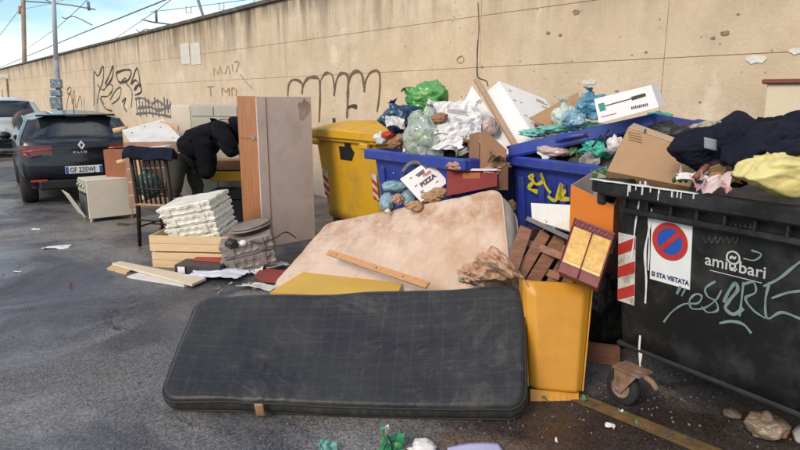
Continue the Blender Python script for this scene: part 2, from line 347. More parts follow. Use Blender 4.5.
# tall scrawl left of the notices
graf([[(94, 106), (94, 90), (94, 72), (98, 76), (103, 66), (103, 80), (99, 92), (97, 104)], [(105, 84), (109, 76), (113, 66), (112, 78), (106, 86)],
      [(97, 84), (103, 90), (109, 84), (113, 88), (108, 96), (101, 97), (104, 104)], [(100, 98), (105, 108), (112, 111)],
      [(116, 73), (124, 70), (131, 71), (128, 80), (119, 82), (116, 73)], [(120, 84), (125, 78), (127, 84), (132, 92), (131, 108)], [(131, 84), (137, 68), (140, 86), (136, 80), (131, 84)],
      [(134, 90), (140, 84), (141, 92), (135, 95)], [(110, 100), (116, 90), (121, 88), (119, 98), (112, 104)], [(122, 102), (126, 98), (124, 106), (127, 112)]], .055, m_spray, wall)
graf([[(66, 112), (68, 98), (71, 94), (72, 104), (74, 90), (76, 108), (80, 96), (82, 108)], [(67, 90), (70, 87), (71, 91), (68, 94), (67, 90)], [(84, 98), (84, 112)]], .045, m_spray2, wall)
graf([[(136+i*3.1, 97+(i % 3)*2), (136.5+i*3.1, 106), (137.5+i*3.1, 113+(i % 2)*4)] for i in range(12)]+[[(135, 99), (142, 98), (150, 103)], [(138, 108), (150, 107), (158, 110), (170, 107)], [(152, 104), (158, 101), (166, 106), (171, 104)], [(136, 114), (150, 113), (172, 117)]], .06, m_spray4, wall)
graf([[(214, 76), (214, 68), (218, 74), (220, 66), (222, 74)], [(225, 74), (228, 66), (230, 74)], [(232, 64), (233, 72)], [(234, 62), (239, 62), (236, 72)], [(210, 86), (211, 97)], [(207, 87), (214, 86)], [(222, 96), (222, 88), (226, 92), (229, 88), (229, 96)], [(232, 96), (232, 88), (236, 90), (236, 96)], [(240, 74), (246, 82), (252, 88)]], .026, m_spray3, wall)
# row of brown loops
loops = [[(288, 118), (288, 90), (291, 81), (297, 80), (302, 84), (302, 94)], [(302, 94), (303, 86), (307, 79), (314, 77), (319, 80), (320, 96), (319, 122)], [(320, 92), (321, 80), (326, 73), (332, 75), (334, 86), (334, 96)],
         [(334, 96), (336, 82), (340, 74), (346, 74), (348, 82), (347, 118)], [(348, 84), (351, 75), (357, 71), (362, 75), (364, 88)], [(364, 92), (366, 80), (371, 72), (378, 71), (380, 80), (379, 98), (377, 112)]]
graf(loops, .042, m_spray2, wall); graf([[(347, 108), (352, 106), (357, 107)], [(334, 118), (334, 124)]], .05, m_spray, wall)
graf([[(458, 58), (462, 56), (464, 60), (461, 63), (457, 61), (458, 58)], [(478, 2), (479, 30), (477, 52), (478, 78)]], .008, m_spray2, wall)
def patch(px, py, w, h, m, name, seed=0):
    u, v_ = on(WG, px, py); rr = random.Random(seed); n_ = 13
    pts = [WG[0]+WG[1]*(u+math.cos(2*math.pi*i/n_)*w/2*(.7+.5*rr.random()))+WG[2]*(v_+math.sin(2*math.pi*i/n_)*h/2*(.7+.5*rr.random())) for i in range(n_)]
    m_ = MB(); m_.prism(pts, wn*.003); return m_.build(name, m, wall)
m_bare = mat('peeled_pale_plaster', (.66, .64, .58), .9, .2, 12, .3)
patch(590, 82, .17, .055, m_bare, 'peeled_patch', 3); patch(756, 59, .20, .07, m_bare, 'peeled_patch', 8); patch(797, 51, .12, .05, m_bare, 'peeled_patch', 5)
m_pit = mat('chipped_dark_concrete', (.27, .19, .13), .95, .3, 20)
rr = random.Random(4)
for x, y, s in [(534, 71, .02), (544, 78, .016), (617, 91, .045), (632, 96, .03), (646, 52, .035), (632, 55, .02), (660, 27, .014), (725, 33, .09), (713, 38, .05), (560, 35, .05), (548, 33, .06), (576, 12, .1), (482, 67, .05), (700, 102, .03), (405, 46, .03), (738, 14, .03), (520, 61, .02), (572, 61, .02)]:
    patch(x, y, s*.85, s*.5, m_pit, 'chipped_spot', int(x))
m_notice = mat('old_white_notice', (.62, .58, .50), .85, .12, 8, .05)
for px, lb in ((185, 'left sheet of the two blank whitish notices pasted high on the wall'), (195.5, 'right sheet of the two blank whitish notices pasted high on the wall')):
    u, v_ = on(WG, px, 54); m_ = MB(); m_.obox(WG[0]+WG[1]*(u-.27)+WG[2]*(v_-.23), WG[1]*.55, WG[2]*.47, wn*.004)
    tag(m_.build('wall_notice', m_notice), lb, 'notice', 'notices pasted on the wall')

# ---------------------------------------------------------------- railway masts and wires beyond the wall, street pole
m_mast = mat('rusty_brown_mast', (.33, .23, .17), .8, .35, 2, .2, dirt=(.5, .45, .4), damt=.6)
m_wire = mat('dark_wire', (.16, .2, .23), .6, .1, 3, 0)
def P(x, y, Yd): return at(x, y, Yd)
b0 = at(25, 80, 34); mast = thing('railway_mast', 'rust-brown railway mast standing beyond the wall at far left', 'mast', (b0.x, b0.y, 0))
m_ = MB(); m_.tube([(b0.x, b0.y, 0), at(24.5, 63, 34), at(22.5, -30, 34)], [.13, .12, .11], 10); m_.build('pole', m_mast, mast)
m_ = MB(); m_.tube([at(22.5, 1, 34), at(52, 3, 33.5), at(70, 5, 33), at(95, 9.5, 32.5)], .035, 6); m_.tube([at(22, -12, 34), at(52, 3, 33.6)], .03, 6)
m_.tube([at(88, 2, 32.7), at(89, 10, 32.6)], .08, 8); m_.build('cantilever', m_wire, mast)
m_ = MB(); m_.tube([at(20, 6, 34), at(20, 14, 34)], .09, 8); m_.build('insulator', m_mast, mast)
b1 = at(176, 30, 24); m2 = thing('overhead_line_bracket', 'thin steel wire bracket seen over the wall right of the street pole', 'railway equipment', (b1.x, b1.y, 0))
m_ = MB(); m_.tube([(b1.x+1.2, b1.y+4, 0), at(190, -25, 27)], .07, 6); m_.tube([at(142, 19.5, 24), at(152, 22, 24), at(182, 26, 25), at(189, 20, 27)], .03, 6)
m_.tube([at(156, 10, 24), at(156.5, 22, 24)], .05, 6); m_.tube(spline([at(136, 29, 24), at(140, 32, 24), at(146, 29, 24), at(153, 31, 24), at(170, 36, 24.6)]), .02, 6); m_.build('bracket', m_wire, m2)
b3 = at(70, 50, 30); m3 = thing('registration_arm', 'bent steel arm hanging under the wires behind the street pole', 'railway equipment', (b3.x, b3.y, 4))
m_ = MB(); m_.tube(spline([at(62, 17, 30), at(66, 18.5, 30), at(74, 16.5, 30), at(92, 25, 29)]), .028, 6); m_.build('arm', m_wire, m3)
def wire(lb, pts, r=.018, grp=None):
    m_ = MB(); m_.tube(pts, r, 5); return tag(m_.build('overhead_wire', m_wire), lb, 'wire', 'overhead railway wires')
wire('thick overhead wire running down from top centre to the wall end at far left', [at(-60, 92, 62), at(4, 66, 50), at(80, 34, 32), at(160, 2, 22), at(230, -27, 17)], .028)
wire('thin overhead wire crossing behind the street pole', [at(28, 48, 44), at(58, 27, 34), at(78, 9, 29), at(95, -8, 25)], .014)
wire('thin overhead wire slanting to the bracket right of the pole', [at(90, 56, 44), at(116, 38, 34), at(156, 11, 24), at(176, -4, 21)], .014)
wire('nearly level overhead wire above the bracket', [at(150, 12, 24), at(200, 6, 22), at(245, 0, 20), at(300, -8, 18)], .012)
wire('steep overhead wire at the left edge below the mast insulator', [at(-20, 56, 40), at(0, 35, 36), at(20, 9, 34), at(30, -10, 33)], .014)
wire('short overhead wire in the top left corner', [at(-20, 16, 34), at(0, 2, 33), at(12, -8, 32)], .012)
wire('overhead wire leaving the mast to the upper right', [at(23, 9, 34), at(50, 4, 32), at(90, -8, 30)], .012)
for i, x in enumerate((188, 221, 256)):
    y0 = 7-(x-188)*.1; m_ = MB(); w = at(x, y0+8, 22); m_.tube([at(x-2, y0-1, 22), at(x-2, y0+6, 22), at(x+3, y0+6, 22), at(x+3, y0-1, 22)], .014, 5)
    tag(m_.build('wire_dropper', m_wire), ['leftmost', 'middle', 'rightmost'][i]+' of the three small wire loops hanging over the wall top', 'railway equipment', 'wire loops over the wall')
bp = at(56, 110, 20.0); pole = thing('street_pole', 'pale grey steel street pole wrapped with blue-grey notices beside the wall', 'pole', (bp.x, bp.y, 0))
m_ = MB(); m_.tube([(bp.x+.1, bp.y, 0), at(56, 60, 20)], .085, 14); m_.build('pole_base', mat('weathered_grey_steel', (.27, .28, .31), .7, .45, 6, .2), pole)
m_ = MB(); m_.tube([at(56, 60, 20), at(52.2, -40, 20)], [.07, .06], 14); m_.build('pole_shaft', m_galv, pole)
m_not = mat('blue_grey_notices', (.13, .19, .25), .6, .5, 9, .05, dirt=(.55, .58, .6), dsc=16, damt=.9)
for y0, y1 in ((79, 88), (90, 96), (97, 109)):
    a, b = at(56.3, y1, 19.9), at(56.3, y0, 19.9); m_ = MB(); m_.box((a+b)/2, (.33, .2, (b-a).length), .25, .02); m_.build('notice_board', m_not, pole)
bs_ = at(7, 100, 24); sgn = thing('small_wall_sign', 'small pale box sign on a thin dark post at far left by the wall', 'sign', (bs_.x, bs_.y, 0))
m_ = MB(); m_.tube([(bs_.x, bs_.y, 0), at(6.8, 78, 24)], .04, 6); m_.build('post', m_rust, sgn)
m_ = MB(); m_.box(at(5, 77, 24), (.3, .12, .16), .3, .02); m_.build('sign_box', m_notice, sgn)

# ---------------------------------------------------------------- cars
def car(name, label, base, rz, Lc, Wc, Hc, paint, spare=False, small=True):
    base = V(base); root = thing(name, label, 'car', base)
    Mz = Matrix.Rotation(rz, 3, 'Z')                         # local x = forward
    def T(x, y, z): return base+Mz @ V((x, y, z))
    NS, NC, NL = 44, 20, 30
    belt, tail = .60, (.34 if small else .16)
    def sst(a, b, t): t = min(1, max(0, (t-a)/(b-a))); return t*t*(3-2*t)
    zb = .26
    def top(s):                                               # height of the surface along the car
        h = Hc*(1-.035*(1-sst(0, .35, s))-.06*sst(.35, .62, s)*.5)
        return lerp(h, Hc*.66-.12*Hc*sst(.75, 1, s), sst(.56, .76, s))
    def pos(i, j, k):
        s, c, w = i/NS, j/NC*2-1, k/NL
        zt = top(s); z = lerp(zb+.06*sst(.9, 1, s), zt, w)
        hz = (z-zb)/(Hc-zb)                                     # absolute height fraction
        xr = .10*(1-sst(0, .22, hz))+.03*sst(.3, .5, hz)+tail*sst(.52, 1.0, hz)*(1.0)
        xf = Lc-.02-.10*(1-sst(0, .2, hz))-.28*sst(.25, .75, hz)
        x = lerp(xr, xf, s)
        hw = Wc/2*(.93+.07*sst(0, .25, hz))*(1-.20*sst(.56, 1.0, hz))
        hw *= 1-.10*sst(.80, 1, s)**1-.045*(1-sst(0, .10, s))
        c2 = c
        y = hw*c2
        endb = .16 if small else .10
        if s < .12: x += endb*abs(c)**3.2*(1-s/.12)
        if s > .9: x -= .30*abs(c)**2.6*((s-.9)/.1)
        if k == NL: z -= .05*abs(c)**4
        z -= .045*(c*c)*w**6
        return T(x, y, z)
    faces = {}
    def cls(side, a, b):
        # rear: a=c, b=height fraction ; side: a=s,b=hz
        if side == 'rear':
            if .60 < b < .93 and abs(a) < .80: return 'rear_window'
            if .44 < b < .56 and abs(a) > (.50 if small else .78): return 'tail_light_'+('R' if a < 0 else 'L')
            if b < .20: return 'rear_bumper'
        if side == 'L' or side == 'R':
            if .60 < b < .92 and .06 < a < .66: return 'side_window_'+side if not (.31 < a < .34) else 'body'
            if .44 < b < .56 and a < .035: return 'tail_light_'+side
            if b < .12: return 'rear_bumper' if a < .1 else 'sill'
        if side == 'roof' and .585 < a < .73 and abs(b) < .86: return 'windscreen'
        return 'body'
    def q(kind, ps):
        mb, key = faces.setdefault(kind, (MB(), {}))
        ids = []
        for p in ps:
            kk = (round(p.x, 4), round(p.y, 4), round(p.z, 4))
            if kk not in key: key[kk] = len(mb.v); mb.v.append(p); mb.uv.append((0, 0))
            ids.append(key[kk])
        if len(set(ids)) > 2: mb.f.append(tuple(dict.fromkeys(ids))); mb.smooth.append(True)
    for j in range(NC):
        for k in range(NL):
            for i, sd_ in ((0, 'rear'), (NS, 'front')):
                z = lerp(zb, top(i/NS), (k+.5)/NL); q(cls(sd_, (j+.5)/NC*2-1, (z-zb)/(Hc-zb)), [pos(i, j, k), pos(i, j+1, k), pos(i, j+1, k+1), pos(i, j, k+1)])
    for i in range(NS):
        for k in range(NL):
            for j, sd_ in ((0, 'R'), (NC, 'L')):
                z = lerp(zb, top((i+.5)/NS), (k+.5)/NL); q(cls(sd_, (i+.5)/NS, (z-zb)/(Hc-zb)), [pos(i, j, k), pos(i+1, j, k), pos(i+1, j, k+1), pos(i, j, k+1)])
        for j in range(NC):
            q('underside', [pos(i, j, 0), pos(i+1, j, 0), pos(i+1, j+1, 0), pos(i, j+1, 0)])
            q(cls('roof', (i+.5)/NS, (j+.5)/NC*2-1), [pos(i, j, NL), pos(i+1, j, NL), pos(i+1, j+1, NL), pos(i, j+1, NL)])
    mats = {'body': paint, 'rear_window': m_glass, 'side_window': m_glass, 'windscreen': m_glass, 'tail_light': m_tail, 'rear_bumper': paint, 'sill': m_black, 'underside': m_black}
    for kd, (mb, _) in faces.items():
        if kd in ('rear_bumper',): tgt = mb.build('rear_bumper', paint if small else m_black, root)
        else: tgt = mb.build(kd[:-2] if kd[-2] == '_' else kd, m_glass if kd.startswith('side_w') else mats.get(kd, m_tail), root)
    wr = .31 if small else .34
    for fx in (Lc*.17, Lc*.80):
        for sy in (-1, 1):
            c = T(fx, sy*(Wc/2-.11), wr); ax = Mz @ V((0, sy, 0))
            m_ = MB(); m_.lathe(c, ax, [(-.10, wr*.6), (-.11, wr*.93), (-.07, wr), (.07, wr), (.115, wr*.93), (.12, wr*.66), (.10, wr*.6)], 28); wh = m_.build('wheel', m_rubber, root)
            m_ = MB(); m_.lathe(c, ax, [(.10, wr*.64), (.105, wr*.58), (.07, wr*.5), (.085, wr*.15), (.09, .001)], 20); m_.build('rim', m_metal, wh)
    return root, T
m_glass = mat('dark_car_glass', (.012, .016, .02), .06, .1, 3, 0, spec=.8)
m_navy = mat('navy_black_car_paint', (.002, .003, .008), .28, .15, 3, 0, coat=.6, spec=.3)
m_silver = mat('silver_car_paint', (.62, .64, .66), .3, .05, 3, 0, metal=.25, coat=.7)
m_tail = mat('red_tail_light', (.09, .005, .007), .2, .3, 12, 0, coat=.6)
m_tailb = mat('bright_red_lens', (.45, .02, .02), .2, .1, 12, 0, coat=1)
m_plate = mat('number_plate_white', (.72, .73, .72), .4, .04, 10, 0)
m_blue = mat('plate_blue', (.02, .08, .38), .4, .05, 10, 0)
m_ink = mat('black_ink', (.02, .02, .022), .6, .1, 10, 0)
m_chrome = mat('chrome', (.7, .7, .7), .15, .05, 3, 0, metal=1)
fw = R(90)+AZ-R(6)                                                # heading along the wall
cb = gz(88, 203.5); cb = V((cb.x, cb.y, 0))
cr, T = car('parked_car', 'dark navy hatchback parked with its rear towards the rubbish, white number plate', cb, fw, 4.05, 1.70, 1.43, m_navy)
cx = Matrix.Rotation(fw, 3, 'Z')
def rearbox(name, x, y, z, sx, sy, sz, m, par, bev=.004): a = MB(); a.obox(T(x, y-sy/2, z-sz/2), cx @ V((sx, 0, 0)), cx @ V((0, sy, 0)), (0, 0, sz), bev); return a.build(name, m, par)
rearbox('lower_bumper_trim', .015, 0, .33, .1, 1.25, .14, m_black, cr, .02)
spo = rearbox('spoiler', .27, 0, 1.37, .22, 1.12, .03, m_navy, cr, .012); rearbox('brake_light', .262, 0, 1.362, .02, .3, .018, m_tail, cr)
pl = rearbox('number_plate', -.012, -.0, .545, .03, .52, .115, m_plate, cr)
frp = (T(-.012, .26, .4875), cx @ V((0, -1, 0)), V((0, 0, 1)), cx @ V((-1, 0, 0)))
text_mb('GF 235WJ', frp, .058, .022, .105, .003, .0015, sx=.80).build('lettering', m_ink, pl)
for y in (.0, .475): m_ = MB(); m_.obox(frp[0]+frp[1]*(y+.002)+frp[2]*.003, frp[1]*.04, frp[2]*.105, frp[3]*.002); m_.build('blue_band', m_blue, pl)
for sy in (-1, 1):
    rearbox('reflector', .03, sy*.62, .40, .03, .22, .03, m_tailb, cr)
    lb = MB(); lb.tube([T(.085, sy*.80, .84), T(.035, sy*.6, .865), T(.025, sy*.38, .862)], .010, 6); lb.tube([T(.10, sy*.80, .84), T(.06, sy*.72, .77), T(.04, sy*.55, .79)], .008, 6); lb.build('light_strip', m_tailb, cr)
fr2 = (T(.012, 0, .92), cx @ V((0, -1, 0)), V((0, 0, 1)), cx @ V((-1, 0, 0)))
m_silver2 = mat('bright_badge', (.7, .7, .68), .4, .05); lg = MB()
dm = [(0, .07), (.05, 0), (0, -.07), (-.05, 0)]; di = [(0, .036), (.022, 0), (0, -.036), (-.022, 0)]
vs3 = [fr2[0]+fr2[1]*a+fr2[2]*b+fr2[3]*.012 for a, b in dm+di]+[fr2[0]+fr2[1]*a+fr2[2]*b-fr2[3]*.03 for a, b in dm+di]
lg.add(vs3, [(i, (i+1) % 4, 4+(i+1) % 4, 4+i) for i in range(4)]+[(i, 8+i, 8+(i+1) % 4, (i+1) % 4) for i in range(4)]+[(4+i, 4+(i+1) % 4, 12+(i+1) % 4, 12+i) for i in range(4)])
lg.build('badge', m_silver2, cr)
text_mb('C L I O', fr2, -.13, -.12, .045, .012, .001, sx=1.4).build('model_lettering', m_silver2, cr)['kind'] = 'stuff'
m_ = MB(); m_.tube([T(.55, 0, 1.39), T(.42, 0, 1.62)], .006, 6); m_.build('antenna', m_black, cr)
m_ = MB(); m_.tube([T(.13, 0, .99), T(.15, -.18, 1.02), T(.2, -.36, 1.05)], .009, 6); m_.build('rear_wiper', m_black, cr)
for sy in (-1, 1): m_ = MB(); m_.blob(T(2.35, sy*.96, .98), (.10, .10, .075), 3, 2, .05, 2, 0); m_.build('wing_mirror', m_navy, cr)
m_ = MB(); m_.tube([T(.55, .30, 1.40), T(1.4, .34, 1.425)], .012, 6); m_.build('roof_stripe', m_whitepl, cr)
c2 = gz(14, 158); c2 = V((c2.x, c2.y, 0))
cr2, T2 = car('parked_car', 'silver off-road car at the left edge with a dark spare wheel on its back', c2, fw+R(6), 4.3, 1.80, 1.66, m_silver, small=False)
m_ = MB(); m_.lathe(T2(.0, -.42, .98), cx @ V((-1, 0, 0)), [(-.08, .30), (.0, .345), (.14, .345), (.19, .31), (.20, .2), (.205, .001)], 32); m_.build('spare_wheel_cover', mat('dark_wheel_cover', (.06, .045, .042), .45, .2, 5, .05), cr2)
m_ = MB(); m_.obox(T2(-.03, .12, .74), cx @ V((.03, 0, 0)), cx @ V((0, .5, 0)), (0, 0, .11)); m_.build('number_plate', m_plate, cr2)
m_ = MB(); m_.tube([T2(.6, 0, 1.64), T2(.5, 0, 1.85)], .007, 6); m_.build('antenna', m_black, cr2)
m_ = MB(); m_.obox(T2(-.05, -.82, .36), cx @ V((.12, 0, 0)), cx @ V((0, 1.64, 0)), (0, 0, .18), .03); m_.build('bumper', m_black, cr2)

# ---------------------------------------------------------------- wheeled bins
def binbody(name, o, e, b, L_, D_, z0, z1, tx, ty, m, root, ribs=0, rim=.06, rimt=.07):
    """o = front-left rim corner on the ground plan; e along the front; b towards the back; open hollow shell"""
    o, e, b = V(o), V(e), V(b)
    def ring(z, inset, t):
        x0, x1, y0, y1 = tx*t+inset, L_-tx*t-inset, ty*t+inset, D_-ty*t*.4-inset; r = .07; pts = []
        for cx_, cy_, a0_ in ((x1-r, y0+r, -90), (x1-r, y1-r, 0), (x0+r, y1-r, 90), (x0+r, y0+r, 180)):
            for k in range(5): a = R(a0_+k*22.5); pts.append((cx_+r*math.cos(a), cy_+r*math.sin(a)))
        return [o+e*x+b*y+V((0, 0, z)) for x, y in pts]
    lv = 10; rings = []
    for i in range(lv+1): rings.append(ring(lerp(z0, z1, i/lv), 0, 1-i/lv))
    for z, ins in ((z1, .02), (z1-.04, .025)): rings.append(ring(z, ins, 0))
    for i in range(lv-1, -1, -1): rings.append(ring(lerp(z0+.03, z1, i/lv), .03, 1-i/lv))
    n = len(rings[0]); vs_ = [p for r_ in rings for p in r_]
    fs = [(i*n+k, i*n+(k+1) % n, (i+1)*n+(k+1) % n, (i+1)*n+k) for i in range(len(rings)-1) for k in range(n)]
    fs += [tuple(range(n))[::-1], tuple((len(rings)-1)*n+k for k in range(n))]
    mb = MB(); mb.add(vs_, fs, True); body = mb.build(name, m, root)
    rm = MB(); t = rimt
    A = [o+e*(-rim)+b*(-rim), o+e*(L_+rim)+b*(-rim), o+e*(L_+rim)+b*(D_+rim), o+e*(-rim)+b*(D_+rim)]
    up = V((0, 0, t))
    rm.obox(A[0]+V((0, 0, z1-t)), e*(L_+2*rim), b*(rim*1.1), up, .012); rm.obox(A[3]-b*rim*1.1+V((0, 0, z1-t)), e*(L_+2*rim), b*(rim*1.1), up, .012)
    rm.obox(A[0]+b*rim*1.1+V((0, 0, z1-t+.002)), e*(rim*1.1), b*(D_+2*rim-2.2*rim), up-V((0, 0, .004)), .01); rm.obox(A[1]+b*rim*1.1-e*rim*1.1+V((0, 0, z1-t+.002)), e*(rim*1.1), b*(D_+2*rim-2.2*rim), up-V((0, 0, .004)), .01)
    rm.build('rim', m, root)
    if ribs:
        for i in range(ribs):
            x = L_*(.14+.72*i/(ribs-1)); mb = MB(); f0 = o+e*x; dn = b*(ty)+V((0, 0, z0-z1))
            mb.obox(f0+V((0, 0, z1-.16))+b*(ty*.1)-b*.025-e*.03, e*.06, (dn)*.75, b*.04, .008); mb.build('rib', m, root)
    return body
def caster(p, e, b, root, r=.1):
    p = V(p)
    m_ = MB(); m_.lathe(p+V((0, 0, r))-b*.025, b, [(0, r*.55), (0, r*.92), (.008, r), (.042, r), (.05, r*.92), (.05, r*.55)], 28); wh = m_.build('caster_wheel', m_rubber, root)
    m_ = MB(); m_.lathe(p+V((0, 0, r))-b*.032, b, [(0, .001), (-.004, r*.16), (.006, r*.3), (.008, r*.5), (0, r*.56), (.064, r*.56), (.058, r*.3), (.068, .001)], 20); m_.build('hub', m_rust, wh)
    m_ = MB()
    for s in (-1, 1): m_.prism([p+V((0, 0, r*.85))+e*-.02+b*s*.045, p+V((0, 0, r*.85))+e*.02+b*s*.045, p+V((0, 0, r*2.15))+e*.11+b*s*.045, p+V((0, 0, r*2.15))-e*.03+b*s*.045], b*s*.006)
    m_.obox(p+V((0, 0, r*2.15))-e*.04-b*.06, e*.17, b*.12, V((0, 0, .015)), .003); m_.tube([p+V((0, 0, r))-b*.06, p+V((0, 0, r))+b*.06], .012, 8)
    m_.tube([p+V((0, 0, r*2.25))+e*.08, p+V((0, 0, r*2.0))+e*.17, p+V((0, 0, r*1.7))+e*.2], .016, 8)
    m_.build('bracket', m_rust, root)
m_worn = mat('worn_white_reflective', (.58, .56, .52), .5, .12, 12, .1, dirt=(.06, .05, .045), dsc=16, damt=.8)
def stripes(fr, u0, v0, w, h, n, par, lean=1):
    m_ = MB(); m_.obox(fr[0]+fr[1]*u0+fr[2]*v0, fr[1]*w, fr[2]*h, fr[3]*.003); st = m_.build('reflective_sticker', m_worn, par)
    m_ = MB(); s = h/n
    for i in range(n):
        y = v0+i*s; k = w*.55*lean
        pts = [(0, y), (w, y+k), (w, y+k+s*.5), (0, y+s*.5)]
        pts = [(a, min(v0+h, max(v0, b_))) for a, b_ in pts]
        m_.add([fr[0]+fr[1]*(u0+a)+fr[2]*b_+fr[3]*.0045 for a, b_ in pts], [(0, 1, 2, 3)])
    m_.build('red_stripe', m_redst, st); return st
m_redst = mat('red_reflective', (.46, .035, .03), .4, .15, 12, 0, dirt=(.2, .04, .03), dsc=18, damt=.5)
m_yel = mat('yellow_bin_plastic', (.62, .35, .018), .42, .14, 3, .08, 30, dirt=(.26, .16, .05), dsc=3, damt=.65)
m_bluep = mat('blue_bin_plastic', (.020, .040, .27), .42, .25, 4, .08, 30, dirt=(.07, .08, .15), dsc=5, damt=.65)
m_blk = mat('black_bin_plastic', (.009, .010, .011), .5, .35, 3, .12, 18, dirt=(.06, .06, .058), dsc=2.6, damt=.7, spec=.3)
wb = -wn
# yellow bin
e = -wd; yo = V((-.27, 6.62, 0))+wd*1.28
yb = thing('yellow_bin', 'big yellow wheeled bin with closed lid behind the open wardrobe', 'bin', yo)
binbody('bin_body', yo, e, wb, 1.28, .95, .16, 1.22, .10, .12, m_yel, yb, 0, .03, .09)
def lidfn(u, v_):
    z = 1.235+.115*math.sin(math.pi*min(1, max(0, v_*.9+.05)))*(.75+.25*math.sin(math.pi*u)) + (.02 if .12 < u < .62 else 0)
    return yo+e*lerp(-.05, 1.33, u)+wb*lerp(-.06, 1.0, v_)+V((0, 0, z))
m_ = MB(); m_.sheet(lambda u, v_: lidfn(u, v_), 40, 20, .03); m_.obox(yo-e*.05-wb*.062+V((0, 0, 1.17)), e*1.38, wb*.03, V((0, 0, .10)), .012); lid = m_.build('lid', m_yel, yb)
fy = (yo+V((0, 0, 1.22))+wb*.0, e, (V((0, 0, 1))*1.06-wb*.12).normalized(), (wn*1.06+V((0, 0, -.12))).normalized())
for u0 in (.06, 1.08):
    m_ = MB(); m_.obox(yo+e*u0-wb*.09+V((0, 0, 1.08)), e*.15, wb*.06, V((0, 0, .07)), .015); m_.obox(yo+e*(u0+.01)-wb*.075+V((0, 0, 1.17)), e*.13, wb*.05, V((0, 0, .10)), .015); m_.build('handle', m_yel, yb)
stripes(fy, .10, -.80, .12, .34, 3, yb, -1); stripes(fy, 1.14, -.72, .09, .30, 3, yb, -1)
m_ = MB(); u, v_ = on(fy, 346, 150)
m_.prism([fy[0]+fy[1]*(u+a)+fy[2]*(v_+b)+fy[3]*.002 for a, b in ((-.13, -.12), (.10, -.12), (.17, -.02), (.11, .05), (.11, .16), (-.01, .16), (-.01, .04), (-.13, .04))], fy[3]*.006); m_.build('black_sticker', m_black, yb)
for s in (.15, 1.1):
    caster(yo+e*s+wb*.25, e, wb, yb)
# blue bin one (rubbish heaped over its rim)
o1 = V((-.27, 5.58, 0)); bb1 = thing('blue_bin', 'blue wheeled bin overflowing with bags, left one of the two blue bins', 'bin', o1, 'blue wheeled bins')
binbody('bin_body', o1, e, wb, 1.2, .95, .16, 1.18, .10, .12, m_bluep, bb1, 4, .05, .09)
for s in (.15, 1.05): caster(o1+e*s+wb*.25, e, wb, bb1)
f1 = (o1+V((0, 0, 1.18))+wb*.0, e, (V((0, 0, 1))*1.02-wb*.12).normalized(), (wn*1.02+V((0, 0, -.12))).normalized())
m_ = MB(); m_.prism([f1[0]+f1[1]*a+f1[2]*b+f1[3]*.002 for a, b in ((.13, -.17), (.155, -.15), (.25, -.40), (.23, -.36), (.135, -.33))], f1[3]*.003); m_.build('torn_sticker', m_card, bb1)
m_ = MB()
for a, b, s in ((.3, -.3, .018), (.34, -.32, .02), (.2, -.44, .012), (.3, -.2, .012), (.27, -.47, .012), (.25, -.03, .016), (.05, -.03, .012)): m_.obox(f1[0]+f1[1]*a+f1[2]*b, f1[1]*s, f1[2]*s*.7, f1[3]*.052 if b > -.1 else f1[3]*.004)
m_.build('white_flecks', m_paper, bb1)['kind'] = 'stuff'
# blue bin two (lid propped up)
e2 = V((.515, -.857, 0)); b2 = V((.857, .515, 0)); o2 = V((.86, 4.82, 0))
bb2 = thing('blue_bin', 'blue wheeled bin with yellow scrawl and its lid lying raised on the rubbish', 'bin', o2, 'blue wheeled bins')
binbody('bin_body', o2, e2, b2, 1.22, .95, .16, 1.20, .08, .12, m_bluep, bb2, 5, .05, .08)
for s in (.15, 1.05): caster(o2+e2*s+b2*.25, e2, b2, bb2)
f2 = (o2+V((0, 0, 1.20)), e2, (V((0, 0, 1))*1.04-b2*.12).normalized(), (-b2*1.04+V((0, 0, -.12))).normalized())
f2b = (f2[0]+f2[3]*.03, f2[1], f2[2], f2[3])
m_yg = mat('yellow_green_spray', (.55, .46, .03), .6, .2, 12, 0)
mb = MB()
for s in ([(531, 176), (536, 184), (543, 181), (541, 173), (546, 186), (551, 193)], [(533, 183), (529, 188), (538, 192)], [(548, 196), (556, 200), (562, 184), (560, 196)], [(529, 178), (534, 175)], [(566, 190), (560, 198), (570, 199)]):
    mb.ribbon(f2b, sp2([on(f2b, x, y) for x, y in s]), .030, .004)
mb.build('yellow_scrawl', m_yg, bb2)
A, B, Cc = at(507, 150, 4.72), at(655, 118, 4.0), at(716, 128, 4.45); Dd = A+(Cc-B)
nl = (B-A).cross(Dd-A).normalized(); nl = nl if nl.z > 0 else -nl
m_ = MB(); t = .045
m_.sheet(lambda u, v_: lerp(lerp(A, B, u), lerp(Dd, Cc, u), v_)+nl*(.030+.05*math.sin(math.pi*u)*math.sin(math.pi*v_)), 24, 16, .02)
lid2 = m_.build('lid', m_bluep, bb2)
m_ = MB(); ab = (B-A); ad = (Dd-A); un = nl
for p, v_, w in ((A, ab, ad.normalized()*.035), (B, ad, -ab.normalized()*.035), (Dd, ab, -ad.normalized()*.035), (A, ad, ab.normalized()*.035)): m_.obox(p-un*.065, v_, w, un*.10, .014)
m_.build('lid_edge', m_bluep, lid2)
m_ = MB(); cgr = A+ab*.48-un*.045; m_.sheet(lambda u, v_: cgr+ab.normalized()*lerp(-.13, .13, u)-ad.normalized()*(.05*math.sin(math.pi*u))*v_+un*.02, 16, 4, .03); m_.build('grip', m_bluep, lid2)
m_ = MB(); m_.obox(Cc-ad.normalized()*.22-ab.normalized()*.05+un*.02, ab.normalized()*.05, ad.normalized()*.12, un*.03, .01); m_.build('hinge', m_bluep, lid2)

